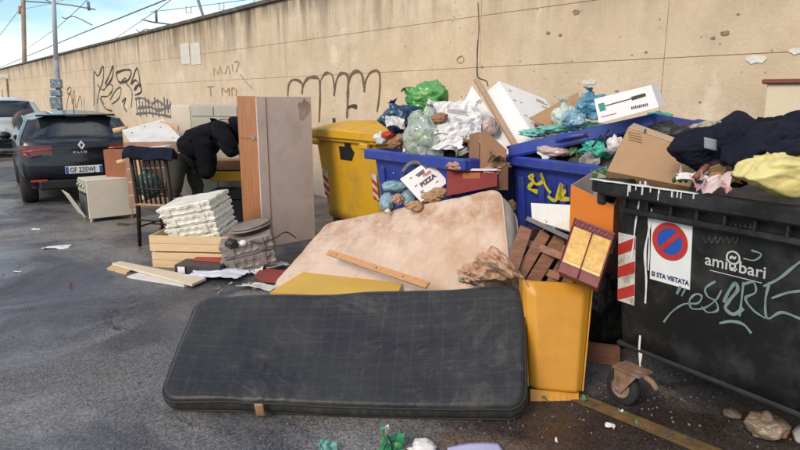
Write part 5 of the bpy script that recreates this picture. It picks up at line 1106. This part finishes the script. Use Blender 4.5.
bag('rubbish_bag', 'green bag lying behind the long white box', 658, 117, 4.3, .09, .035, m_tealb, 71, 4, grp=GB)
bag('rubbish_bag', 'mint green bag squeezed under the raised blue lid', 600, 148, 4.3, .15, .07, m_tealb, 73, 5, grp=GB, amp=.35)
bag('rubbish_bag', 'white and red crumpled bag under the left end of the raised lid', 556, 151, 4.5, .11, .045, m_pbag, 75, 4, grp=GB)
bag('rubbish_bag', 'white striped bag beside the big cardboard box', 614, 144, 3.95, .055, .055, m_wbag, 77, 4, grp=GB)
bag('rubbish_bag', 'black bag under the raised lid behind the cardboard box', 668, 134, 4.0, .18, .08, m_black, 79, 4, grp=GB)
m_ = MB(); m_.tube([at(606, 148, 3.9), at(604, 136, 3.92), at(609, 130, 3.95)], .007, 5); m_.tube([at(601, 135, 3.9), at(592, 147, 3.9)], .007, 5); tag(m_.build('bent_rod', m_black), 'thin black bent rods under the raised lid', 'rod')
# long white carton on the lid
LA, LB_, LC, LD = at(594, 99, 4.02), at(651, 85, 3.92), at(659, 107, 3.88), at(599, 123, 3.98)
lc = thing('white_carton', 'long flat white carton with green square and instrument print on the blue lid', 'carton', LD)
hz = V((.10, .14, .01)); m_ = MB(); m_.prism([LA, LB_, LC, LD], hz); m_.build('box_body', mat('glossy_white_card', (.74, .72, .74), .5, .04), lc)
lu = (LB_-LA).normalized(); lvv = (LA-LD); lvv = (lvv-lu*lvv.dot(lu)).normalized(); lnn = lu.cross(lvv); lnn = lnn if lnn.y < 0 else -lnn; LF = (LD, lu, lvv, lnn)
def lpoly(nm, pix, m, t=.002): mb = MB(); mb.prism([LF[0]+lu*a+lvv*b+lnn*.001 for a, b in [on(LF, x, y) for x, y in pix]], lnn*t); return mb.build(nm, m, lc)
lpoly('green_square', [(598, 104), (604, 102.5), (606, 110), (600, 111.5)], mat('teal_print', (.0, .22, .17), .5))
lpoly('instrument_print', [(605, 105.4), (632, 98.0), (632, 99.0), (605, 106.4)], m_ink); lpoly('instrument_print', [(631, 97), (645, 93), (646, 96), (632, 100.5)], m_ink)
lpoly('instrument_print', [(601, 116.6), (616, 113), (616, 113.7), (601, 117.4)], m_redst)
for k in range(9): lpoly('barcode_bar', [(631+k*1.9, 106.8-k*.42), (632.2+k*1.9, 106.5-k*.42), (632.8+k*1.9, 109-k*.42), (631.6+k*1.9, 109.3-k*.42)], m_ink)
# big cardboard box
KA, KB, KC, KD = at(628, 128, 3.45), at(701, 152, 3.25), at(690, 187, 3.05), at(607, 171, 3.25)
kb = thing('cardboard_box', 'big brown cardboard box tipped on the left end of the black dumpster', 'box', KD)
kn = (KB-KA).cross(KD-KA).normalized(); kn = kn if kn.y > 0 else -kn
m_ = MB(); m_.prism([KA, KB, KC, KD], kn*.20); m_.build('box_body', m_card, kb)
m_ = MB(); fl_ = at(634, 123, 3.6); m_.prism([KA-kn*.002, KB-kn*.002, KB+V((0, .10, .035)), fl_], kn*.004+V((0, 0, .003))); m_.build('flap', mat('pale_cardboard', (.48, .34, .22), .8), kb)
def kp(t, s): return lerp(lerp(KA, KB, t), lerp(KD, KC, t), s)-kn*.001
m_ = MB()
for k in range(4): m_.prism([kp(.02+.02*k, .08+.05*k), kp(.2+.02*k, .04+.06*k), kp(.2+.02*k, .055+.06*k), kp(.02+.02*k, .095+.05*k)], -kn*.001)
m_.build('tape_strip', mat('brown_print', (.2, .12, .06), .6), kb)
m_ = MB(); m_.prism([kp(.22, -.05)+V((0, 0, .012)), kp(.25, -.05)+V((0, 0, .012)), kp(.25, -.01), kp(.22, -.01)], -kn*.003); m_.build('hand_hole', m_black, kb)
# jacket, cloth, yellow bag, scraps in dumpster
m_jk = mat('navy_jacket_cloth', (.007, .009, .019), .85, .4, 7, .45, 18, spec=.2)
def jack(u, v_):
    x = lerp(724, 815, u); top_y = 112+10*max(0, .12-u)*8+(6*math.sin(u*3)); bot_y = 165-22*u+6*math.sin(u*9)
    p = at(x, lerp(top_y, bot_y, v_), lerp(3.15, 2.62, v_)-.25*u); return p+V((0, -.035*math.sin(v_*8+u*6+2*nf((u*3, v_*3, 0), 1, 4)), .008*math.sin(v_*14-u*5)+.02*nf((u*3, v_*5, 0), 1, 6)-.05*(1-min(1, abs(nf((u*2.2, v_*5+u*2.5, 0), 1, 9))*4))*.5-.02*(1-min(1, abs(nf((u*5, v_*11+u*5, 0), 1, 12))*4))*.5))
m_ = MB(); m_.sheet(jack, 110, 80, .02)
jk = tag(m_.build('dark_jacket', m_jk), 'dark navy jacket thrown over the rubbish in the black dumpster', 'jacket'); WP[jk.name] = jk.location.copy()
mb1 = bagmesh(at(703, 150, 2.95), (.135, .11, .095), 82, 5, (.8, 0, .3), 16, .1, k_=0, soft=1); mb2 = bagmesh(at(724, 146, 2.95), (.11, .11, .10), 86, 5, (-.5, 0, .8), 16, .1, k_=0, soft=1)
mb1.add(mb2.v, mb2.f, True); mb1.build('sleeve', m_jk, jk)
m_ = MB(); m_.sheet(lambda u, v_: at(lerp(704, 716, u), lerp(137, 148, v_)+3*u, 2.80)+V((0, -.01*math.sin(3*u), 0)), 6, 6, .004); m_.build('grey_tag', mat('grey_reflective_tape', (.25, .28, .31), .4), jk)
crumple('beige_cloth', 'beige cloth poking out behind the dark jacket', 'cloth', at(716, 129, 3.2), .22, .12, mat('beige_cloth', (.38, .34, .26), .85, .15, 8, .4, 30), 83, .03, R(25), (R(50), R(-20)), 24, .008)
tag(bagmesh(at(790, 171, 2.5), (.21, .15, .095), 92, 5, (-.5, -.1, 1), 12, .05, k_=.0, soft=1, cr=.5).build('rubbish_bag', m_ylb), 'big pale yellow bag at the right end of the black dumpster', 'bag', GB)
bag('rubbish_bag', 'light blue bag scrap between jacket and yellow bag at the right edge', 797, 151, 2.5, .05, .02, mat('cyan_bag', (.05, .30, .50), .35), 95, 4, grp=GB)
crumple('paper_scrap', 'crumpled white paper with red print on the dumpster rim', 'paper', at(716, 181, 2.62), .12, .08, mat('white_red_paper', (.62, .5, .5), .7, .15, 10, .2, 30, dirt=(.55, .05, .08), dsc=22, damt=.9), 97, .03, 0, (R(35), 0), 16)
crumple('paper_scrap', 'small pink crumpled paper left of the white one on the rim', 'paper', at(704, 183, 2.7), .07, .05, mat('pink_paper', (.5, .3, .3), .7, .2), 98, .02, 0, (R(35), 0), 12)
m_ = MB(); m_.blob(at(733, 170, 2.9), (.16, .12, .08), 4, 99, .3, 2.3, .2); tag(m_.build('dark_red_cloth', mat('dark_maroon_cloth', (.035, .012, .013), .85, .3)), 'dark maroon cloth under the jacket in the dumpster', 'cloth')
m_ = MB(); m_.tube([at(695, 178, 2.75), at(707, 166, 2.8)], .015, 6); tag(m_.build('stick', m_redwood), 'short brown stick leaning on the cardboard box in the dumpster', 'stick')
m_ = MB()
for k in range(5): m_.blob(at(674+k*3, 180-(k % 2)*2, 2.98), (.012, .008, .014), 2, k, .3, 2, .1)
tag(m_.build('green_leaves', mat('leaf_green', (.04, .09, .02), .6)), 'tiny green leaf scraps below the cardboard box', 'leaves')
# white cabinet with brown top at wall, right
wa = at(764, 110, 4.05); r = thing('cream_cabinet', 'tall cream cabinet with reddish brown top standing behind the black dumpster', 'cabinet', (wa.x, wa.y, 0))
zt = at(770, 84, 4.05).z; ux = V((.80, -.60, 0)).normalized(); uy = V((.60, .80, 0)).normalized()
OB('carcass', V((wa.x, wa.y, 0)), ux*.8, uy*.4, (0, 0, zt), mat('cream_laminate', (.62, .53, .38), .5, .04), r, .005)
OB('top_board', V((wa.x, wa.y, zt+.001))-ux*.03-uy*.03, ux*.86, uy*.46, (0, 0, .03), wood('red_brown_top', (.17, .045, .03), var=.2), r, .006)

# ---------------------------------------------------------------- in front of the bins
pzA, pzB, pzC, pzD = at(432, 160, 4.95), at(447, 175, 4.80), at(425, 201, 4.60), at(400, 178, 4.75)
n_ = (pzB-pzA).cross(pzD-pzA).normalized(); n_ = n_ if n_.y < 0 else -n_
pz = thing('pizza_box', 'white pizza box with black and red print propped against the left blue bin', 'box', pzD)
pu = (pzB-pzA); pA2 = at(400, 178, 4.75)
QA, QB, QC, QD = at(400, 179, 4.95), at(430, 159, 4.98), at(448, 182, 4.82), at(421, 202, 4.80)
pn = (QB-QA).cross(QD-QA).normalized(); pn = pn if pn.y < 0 else -pn
m_ = MB(); m_.prism([QA, QB, QC, QD], -pn*.04); m_.build('box_body', mat('white_pizza_card', (.70, .66, .66), .7, .06), pz)
m_ = MB(); m_.prism([lerp(QD, QC, 0)-pn*.041, QC-pn*.041, QC-pn*.07+V((0, 0, -.01)), QD-pn*.07+V((0, 0, -.01))], V((0, 0, -.012))); m_.build('open_base', m_card, pz)
pu_ = (QC-QD).normalized(); pv_ = (QA-QD); pv_ = (pv_-pu_*pv_.dot(pu_)).normalized(); PF = (QD, pu_, pv_, pn); PL, PH_ = (QC-QD).length, (QA-QD).length
text_mb('PIZZA', PF, PL*.28, PH_*.36, PL*.2, .003, .002).build('lettering', m_ink, pz)
text_mb('Pizza', PF, PL*.5, PH_*.58, PL*.14, .003, .001, .3).build('lettering', mat('red_ink', (.45, .03, .04), .6), pz)
for a, b, w, h in ((.35, .76, .3, .035), (.38, .70, .25, .03), (.15, .25, .12, .02), (.15, .2, .10, .02), (.7, .2, .1, .02), (.8, .75, .1, .02), (.15, .8, .08, .02), (.12, .5, .1, .02)):
    m_ = MB(); m_.prism([QD+pu_*(PL*x)+pv_*(PH_*y)+pn*.001 for x, y in ((a, b), (a+w, b), (a+w, b+h), (a, b+h))], pn*.001); m_.build('printed_line', m_ink, pz)
# red box
RA, RB, RC, RD = at(447, 171, 4.72), at(497, 170, 4.62), at(497, 186, 4.58), at(447, 196, 4.62)
rb = thing('red_box', 'crushed red carton with gold print standing behind the beige mattress', 'box', RD)
m_redc = mat('red_carton', (.20, .013, .012), .7, .18, 8, .1, 30, dirt=(.2, .02, .02)); rn = V((0, -1, .15)).normalized()
m_ = MB(); m_.prism([RA, RB, RC, RD], (.02, .16, .01)); m_.build('box_body', m_redc, rb)
def rq(nm, pix, m): mb = MB(); mb.prism([at(x, y, lerp(4.70, 4.60, (x-447)/50)-.012) for x, y in pix], (0, .01, 0)); mb.build(nm, m, rb)
rq('gold_print', [(463, 173), (480, 172.5), (480, 180), (463, 181)], mat('dull_gold_print', (.40, .13, .035), .5)); rq('dark_print', [(459, 184), (471, 182), (471, 186), (459, 188)], mat('dark_print', (.08, .05, .05), .5)); rq('white_edge', [(462, 168.6), (497, 168.8), (497, 170.6), (462, 171)], m_paper)
# open brown cardboard box above the red one
ob_ = thing('open_cardboard_box', 'open brown cardboard box with raised flap above the red carton', 'box', at(490, 168, 4.7))
m_ = MB(); m_.prism([at(469, 134, 4.85), at(479, 132, 4.7), at(479, 168, 4.7), at(469, 166, 4.85)], (.004, .003, 0)); m_.build('side_wall', m_card2, ob_)
m_ = MB(); m_.prism([at(480, 132, 4.7), at(486, 131, 4.68), at(507, 150, 4.6), at(505, 166, 4.6), at(480, 169, 4.7)], (0, .005, 0)); m_.build('front_flap', m_card2, ob_)
m_ = MB(); m_.prism([at(480, 168, 4.7), at(508, 165, 4.6), at(508, 190, 4.6), at(480, 190, 4.7)], (0, .2, 0)); m_.build('box_body', mat('dark_cardboard', (.14, .07, .045), .85), ob_)
for i, (x, y, s) in enumerate(((456, 166, .05), (492, 171, .05), (502, 165, .045))): m_ = MB(); m_.blob(at(x, y, 4.66), (s*1.6, s, s*.7), 4, 120+i, .45, 2.4, .25); tag(m_.build('paper_scrap', mat('dusty_pink_paper', (.42, .24, .2), .8, .25)), ['dusty pink torn paper above the left edge of the red carton', 'pinkish torn paper on top of the red carton', 'pinkish torn paper at the right side of the red carton'][i], 'paper')
# blue grey bag loop
mb1 = bagmesh(at(397, 187, 5.08), (.13, .09, .065), 201, 4, (.7, 0, .6), 26, .14, soft=1)
for (x, y, a_, b_, sd_) in ((387, 202, .075, .085, 202), (407, 199, .075, .075, 203)):
    mb2 = bagmesh(at(x, y, 5.0), (a_, .08, b_), sd_, 4, (0, 0, -1), 26, .14, soft=1); mb1.add(mb2.v, mb2.f, True)
tag(mb1.build('rubbish_bag', m_gyb), 'twisted grey-blue plastic bag slumped on the top left corner of the beige mattress', 'bag', GB)
m_ = MB(); m_.blob(at(398, 199, 4.93), (.05, .045, .045), 4, 131, .4, 2.4, .2); tag(m_.build('wrapper', mat('tan_wrapper', (.42, .25, .18), .6, .4, 20)), 'tan wrapper inside the loop of the grey-blue bag', 'rubbish')
bag('rubbish_bag', 'tiny cream knotted bag end below the grey-blue bag', 388, 211, 4.9, .022, .02, m_wbag, 133, 3, grp=GB)
m_ = MB(); m_.tube(spline([at(403, 172, 5.0), at(410, 164, 5.0), at(419, 163, 5.0), at(428, 168, 4.95)]), .02, 8); tag(m_.build('hose', mat('grey_hose', (.12, .12, .12), .5)), 'dark grey curved hose behind the pizza box', 'hose')
for i, (x, y, s) in enumerate(((433, 197, .06), (440, 192, .05), (415, 206, .05))): m_ = MB(); m_.blob(at(x, y, 4.68), (s*1.5, s, s*.8), 4, 140+i, .45, 2.4, .25); tag(m_.build('wrapper', m_card), ['tan crumpled wrapper below the pizza box', 'tan wrapper right of the pizza box bottom corner', 'tan wrapper left of the pizza box bottom corner'][i], 'rubbish')
# brown paper bag on the mattress
m_kraft = mat('brown_kraft_paper', (.50, .31, .21), .75, .2, 7, .3, 26)
def pbag(u, v_):
    x = lerp(lerp(457, 479, u), lerp(466, 527, u), v_); y0 = lerp(263, 235, u); y1 = lerp(282, 283, u)
    a = u*math.pi; Yc = 4.02-.10*math.sin(math.pi*v_)
    return V((0, 0, 0))
prof = [((459, 272), .050, .085), ((467, 271), .07, .11), ((480, 267), .085, .15), ((495, 262), .10, .19), ((508, 262), .10, .20), ((519, 269), .08, .16), ((526, 280), .03, .07)]
cs = spline([(*onb(x, y, .5*b_+.01),) for (x, y), _, b_ in prof], 6); rw = spline([(a, b, 0) for _, a, b in prof], 6); cs = spline([(*onb(x, y+3, .12*b_-.035),) for (x, y), _, b_ in prof], 4); rw = spline([(a, b, 0) for _, a, b in prof], 4); m_ = MB(); vs_, fs = [], []; nn_ = 26; rj = random.Random(5)
for i, c in enumerate(cs):
    for k in range(nn_):
        th = 2*math.pi*(k+.5*(i % 2))/nn_; q = .93+.14*rj.random()+.42*nf((math.cos(th)*2.2, math.sin(th)*2.2, i*.33), 1, 4)-.16*(1-min(1, abs(nf((math.cos(th)*3, math.sin(th)*3, i*.25), 1, 8))*4)); p = c+(NB*math.sin(th)*rw[i].y*.75+V((0, math.cos(th)*rw[i].y*.9, 0)))*q+V((rj.uniform(-.004, .004), 0, 0)); vs_.append(p)
for i in range(len(cs)-1):
    for k in range(nn_):
        a, b, c_, d_ = i*nn_+k, i*nn_+(k+1) % nn_, (i+1)*nn_+(k+1) % nn_, (i+1)*nn_+k
        fs += [(a, b, d_), (b, c_, d_)] if (i+k) % 2 else [(a, b, c_), (a, c_, d_)]
N0 = len(vs_); vs_ += [lerp(cs[1], v, .82) for v in vs_[:nn_]]+[cs[2]]
for k in range(nn_): fs += [(k, N0+k, N0+(k+1) % nn_, (k+1) % nn_), (N0+k, N0+nn_, N0+(k+1) % nn_)]
fs.append(tuple((len(cs)-1)*nn_+k for k in range(nn_)))
m_.add(vs_, fs, False); kb2 = tag(m_.build('paper_bag', m_kraft), 'crumpled brown paper bag with open mouth lying on the beige mattress', 'paper bag'); WP[kb2.name] = kb2.location.copy()
m_ = MB()
for k in range(2): c0 = onb(498+k*7, 271, .125); pts = [c0+V((math.cos(a*.5)*.016, 0, math.sin(a*.5)*.02)) for a in range(13)]; m_.tube(pts, .0035, 5)
m_.build('orange_print', mat('orange_print', (.50, .22, .03), .6), kb2)['kind'] = 'stuff'
m_ = MB(); m_.blob(onb(463, 280, .0), (.03, .02, .022), 3, 7, .4, 3, .2); m_.build('green_scrap', mat('olive_scrap', (.25, .28, .16), .7), kb2)
# pallet remnants and white board between mattress and gold box
pr_ = thing('wooden_pallet', 'broken reddish wooden pallet leaning between the beige mattress and gold box', 'pallet', at(540, 282, 3.75))
for i, (a, b, w) in enumerate((((526, 228), (512, 268), .085), ((545, 233), (516, 282), .075), ((560, 238), (527, 290), .085), ((572, 248), (545, 294), .07), ((582, 258), (558, 296), .07), ((520, 240), (566, 258), .05), ((518, 262), (560, 277), .05), ((556, 240), (578, 268), .05))):
    dY = .0 if i < 5 else .035; m_ = MB(); m_.beam(at(*a, 3.95+dY), at(*b, 3.72+dY), w, .018, (0, -1, .3), .002); m_.build('pallet_board', wood('pallet_wood', (.27, .13, .08), var=.35) if i == 0 else bpy.data.materials['pallet_wood'], pr_)
slabq('white_board', 'white board lying slanted under the scrawled blue bin', 'board', at(531, 203, 4.1), at(573, 205, 3.95), at(573, 232, 3.85), at(532, 220, 4.0), .02, m_white)
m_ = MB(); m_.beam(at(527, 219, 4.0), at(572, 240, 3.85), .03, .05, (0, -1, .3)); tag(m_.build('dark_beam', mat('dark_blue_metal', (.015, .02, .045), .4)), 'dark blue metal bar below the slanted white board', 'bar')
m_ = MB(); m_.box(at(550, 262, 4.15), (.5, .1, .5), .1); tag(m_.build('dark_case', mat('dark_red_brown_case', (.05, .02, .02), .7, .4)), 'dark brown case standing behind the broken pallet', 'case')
bag('rubbish_bag', 'added black bag standing in for the shadow between the yellow cover and the black dumpster', 604, 318, 3.75, .16, .26, mat('shade_fill_black', (.006, .006, .006), .6, .3, spec=.2), 205, 5, grp='rubbish bags heaped on the bins')  # added bag, blackens the gap where only deep shadow lies
m_ = MB(); m_.box(at(612, 300, 3.9), (.35, .05, .8), R(-50)); tag(m_.build('shade_fill_plank', m_darkwood), 'added dark plank standing in for the shadow behind the gold gift box', 'board')  # added board, darkens the same shadowed gap from behind
# orange open box and gold gift box
m_or = mat('orange_card', (.62, .17, .015), .5, .08, 4, .08, 30); m_grey = mat('grey_card_inside', (.36, .34, .33), .8, .08)
OA, OB2, OC, OD = at(571, 185, 3.42), at(614, 206, 3.16), at(623, 183, 3.34), at(594, 171, 3.62)
dn = V((.0, -.02, -.26)); orb = thing('orange_box', 'open orange box with grey inside standing on the gold gift box', 'box', OA+dn)
for nm, a, b in (('front_wall', OA, OB2), ('right_wall', OB2, OC), ('back_wall', OC, OD), ('left_wall', OD, OA)):
    inn = ((OA+OB2+OC+OD)/4-(a+b)/2).normalized()*.006
    m_ = MB(); m_.prism([a, b, b+dn, a+dn], inn*.5); w_ = m_.build(nm, m_or, orb)
    m_ = MB(); m_.prism([lerp(a, b, .01)+inn*.6, lerp(a, b, .99)+inn*.6, lerp(a, b, .99)+dn+inn*.6, lerp(a, b, .01)+dn+inn*.6], inn*.4); m_.build('lining', m_grey, w_)
m_ = MB(); m_.prism([OA+dn, OB2+dn, OC+dn, OD+dn], (0, 0, .004)); m_.build('base', m_or, orb)
gg = thing('gold_gift_box', 'gold and burgundy gift box hanging beside the black dumpster', 'gift box', at(580, 290, 3.1))
GA, GB_, GD = at(576, 218, 3.20), at(615, 233, 3.09), at(558, 271, 3.08); GC = GB_+GD-GA+V((.01, 0, 0)); GN = (GB_-GA).cross(GD-GA).normalized(); GN = GN if GN.y < 0 else -GN; GC = GB_+GD-GA
def gp(u, v_, o=0): p_ = lerp(lerp(GA, GB_, u), lerp(GD, GC, u), v_); return p_+GN*o
m_gold = mat('gold_print_card', (.56, .30, .04), .4, .3, 16, .2, 40, dirt=(.62, .46, .15), dsc=30, damt=.8); m_burg = mat('burgundy_card', (.15, .018, .025), .5, .35, 16, .1)
m_ = MB(); m_.prism([gp(0, 0), gp(1, 0), gp(1, 1), gp(0, 1)], -GN*.10); m_.build('box_body', m_burg, gg)
for u0, u1 in ((.03, .485), (.515, .97)):
    m_ = MB(); m_.prism([gp(u0, .16, .002), gp(u1, .16, .002), gp(u1, .76, .002), gp(u0, .76, .002)], GN*.005); m_.build('gold_panel', m_gold, gg)
    m_ = MB(); m_.prism([gp(u0, .765, .002), gp(u1, .765, .002), gp(u1, .82, .002), gp(u0, .82, .002)], GN*.006); m_.build('gold_band', mat('bright_gold', (.55, .38, .10), .35, .2), gg)
for k in range(5):
    m_ = MB(); c0, c1 = k/5+.02, k/5+.18; m_.ribbon((V((0, 0, 0)), V((1, 0, 0)), V((0, 1, 0)), V((0, 0, 1))), [(0, 0), (1, 0)], .001); m_ = MB()
    m_.tube([gp(c0, .14, .006), gp((c0+c1)/2, .03, .006), gp(c1, .14, .006)], .003, 4); m_.tube([gp(c0, .03, .006), gp((c0+c1)/2, .14, .006), gp(c1, .03, .006)], .003, 4); m_.build('braid', mat('maroon_braid', (.30, .06, .07), .6), gg)
m_ = MB(); m_.tube([gp(.5, .14, .008), gp(.5, 1.0, .008)], .004, 5); m_.build('cord', m_burg, gg)
m_ = MB(); m_.prism([GA+V((0, .01, 0)), GD+V((0, .01, 0)), GD-GN*.07+V((.02, 0, .05)), GA-GN*.08+V((.0, 0, -.02))], (-.004, 0, 0)); m_.build('side_flap', m_burg, gg)
# brown board behind wheel, bags under dumpster, foreground scraps
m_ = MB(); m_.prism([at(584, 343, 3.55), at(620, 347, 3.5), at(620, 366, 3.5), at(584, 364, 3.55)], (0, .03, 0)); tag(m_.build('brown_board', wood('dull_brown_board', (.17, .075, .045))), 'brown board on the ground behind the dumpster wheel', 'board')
m_dbag = bagmat('dirty_beige_bag', (.26, .20, .15), .4, .3, (.36, .13, .05), .7)
pb = gz(771, 443); m_ = MB(); m_ = bagmesh((pb.x, pb.y+.05, .062), (.10, .095, .072), 151, 5, (-.1, -.15, 1), 22, .06, flat=-.05, k_=.12, soft=1, cr=.6); tag(m_.build('rubbish_bag', m_dbag), 'dirty beige tied bag lying on the ground under the dumpster front', 'bag')
pb = gz(806, 446); m_ = MB(); m_.blob((pb.x, pb.y, .05), (.06, .07, .05), 4, 152, .15, 2.2, .12, 5, (0, 0, 1), .1, flat=-.05); tag(m_.build('rubbish_bag', m_wbag), 'greyish bag at the lower right picture corner under the dumpster', 'bag')
pb = gz(732, 417); m_ = MB(); m_.blob((pb.x, pb.y, .02), (.045, .05, .02), 4, 153, .3, 2.2, .2, flat=-.02); tag(m_.build('wrapper', mat('brown_grey_wrapper', (.17, .12, .10), .7)), 'flat brownish wrapper on the ground under the dumpster', 'rubbish')
def gcr(lb, px, py, sx, sy, m, seed, amp, rz=0, nm='wrapper', cat='rubbish'): return crumple(nm, lb, cat, gz(px, py, amp*.8), sx, sy, m, seed, amp, rz, n=18, th=.003)
m_gpk = mat('green_printed_packet', (.04, .26, .12), .3, .5, 16, .1, dirt=(.5, .6, .2), dsc=14, damt=.8)
crumple('green_packet', 'crumpled green and white snack packet at the bottom edge', 'packet', gz(392, 443, .05), .13, .11, m_gpk, 161, .05, .3, (R(30), R(10)), 24, .004, 2.5)
crumple('white_wrapper', 'white torn wrapper end standing up from the green packet', 'wrapper', gz(388, 436, .06)+V((0, .01, .0)), .05, .08, m_wbag, 162, .02, .4, (R(70), R(15)), 12, .003, 2)
tag(bagmesh(gz(423, 449, .02), (.075, .055, .038), 163, 4, (-1, 0, .1), 24, .1, k_=.12, soft=1).build('white_bag', m_wbag), 'small white bag at the bottom edge right of the green packet', 'bag')
pa, pb, pc, pd = gz(440, 452, .03), gz(476, 445, .03), gz(498, 446, .03), gz(512, 462, .03)
m_ = MB(); m_.sheet(lambda u, v_: lerp(lerp(gz(440, 470, .03), gz(516, 470, .03), u), lerp(gz(448, 447, .03), gz(498, 443, .03), u), v_)+V((0, 0, .012*math.sin(math.pi*u))), 20, 10, .02); tag(m_.build('lilac_pad', mat('lilac_foam_pad', (.50, .48, .70), .6, .08, 6, .1, dirt=(.3, .15, .1), damt=.4)), 'lilac foam pad lying at the bottom edge', 'pad')
crumple('teal_wrapper', 'small teal and white wrapper at the bottom edge', 'wrapper', gz(328, 449, .02), .09, .06, mat('teal_white_wrapper', (.10, .30, .26), .4, .5, 16, .1, dirt=(.6, .65, .65), dsc=16, damt=.9), 171, .03, 0, (R(20), 0), 18, .003, 2)
gcr('white paper flyer lying flat on the asphalt left of the loose boards', 57, 247, .24, .16, m_paper, 181, .008, R(10), 'paper_flyer', 'paper')
gcr('tiny white paper scrap on the asphalt at the far left', 18, 271.5, .06, .04, m_paper, 182, .005, 0, 'paper_scrap', 'paper')
gcr('tiny pale scrap on the asphalt under the car corner', 36, 229, .10, .05, m_paper, 183, .006, 0, 'paper_scrap', 'paper')
gcr('dark flat scrap on the asphalt between cooker and chair', 128, 224, .26, .10, mat('dark_scrap', (.06, .05, .05), .7), 184, .01, 0, 'dark_scrap', 'rubbish')
gcr('small silvery can scrap on the asphalt below the dumpster wheel', 622, 411, .03, .025, m_metal, 185, .008, 0, 'foil_scrap', 'rubbish')
for i in range(30):
    k = (i*3+1) % len(pals); x, y = [(rs.uniform(-.9, .3), rs.uniform(4.6, 5.2)), (rs.uniform(-1.6, -.7), rs.uniform(4.9, 6.3)), (rs.uniform(.75, 1.25), rs.uniform(2.75, 3.4)), (rs.uniform(-4, 1.6), rs.uniform(2.2, 8))][i % 4]
    w_ = rs.uniform(.02, .06)*(1 if i % 4 < 3 else .6)
    crumple('litter', 'small crumpled '+pn_[k]+' scrap lying on the asphalt around the rubbish heap', 'litter', (x, y, .012), w_, w_*.7, pals[k], 500+i, .012, rs.uniform(-3, 3), (0, 0), 12, .002, 2, 'small scraps of litter on the asphalt')
# grit and tiny litter: nobody could count it
rr = random.Random(11); m_ = MB()
for k in range(1500):
    x, y = rr.uniform(-6, 2.2), rr.uniform(1.9, 9)
    if rr.random() < .5: x, y = rr.uniform(-1.6, 1.8), rr.uniform(2.4, 4.2)
    s = rr.uniform(.002, .007); b = bmesh.new(); bmesh.ops.create_icosphere(b, subdivisions=1, radius=s)
    for v in b.verts: v.co += V((x, y, s*.4))+V((rr.uniform(-s, s), rr.uniform(-s, s), rr.uniform(-s, s)))*.4
    m_.bm(b)
tag(m_.build('grit', mat('grit_stones', (.16, .15, .14), .9, .6, 40)), kind='stuff', label='small stones and grit scattered over the asphalt', cat='grit')
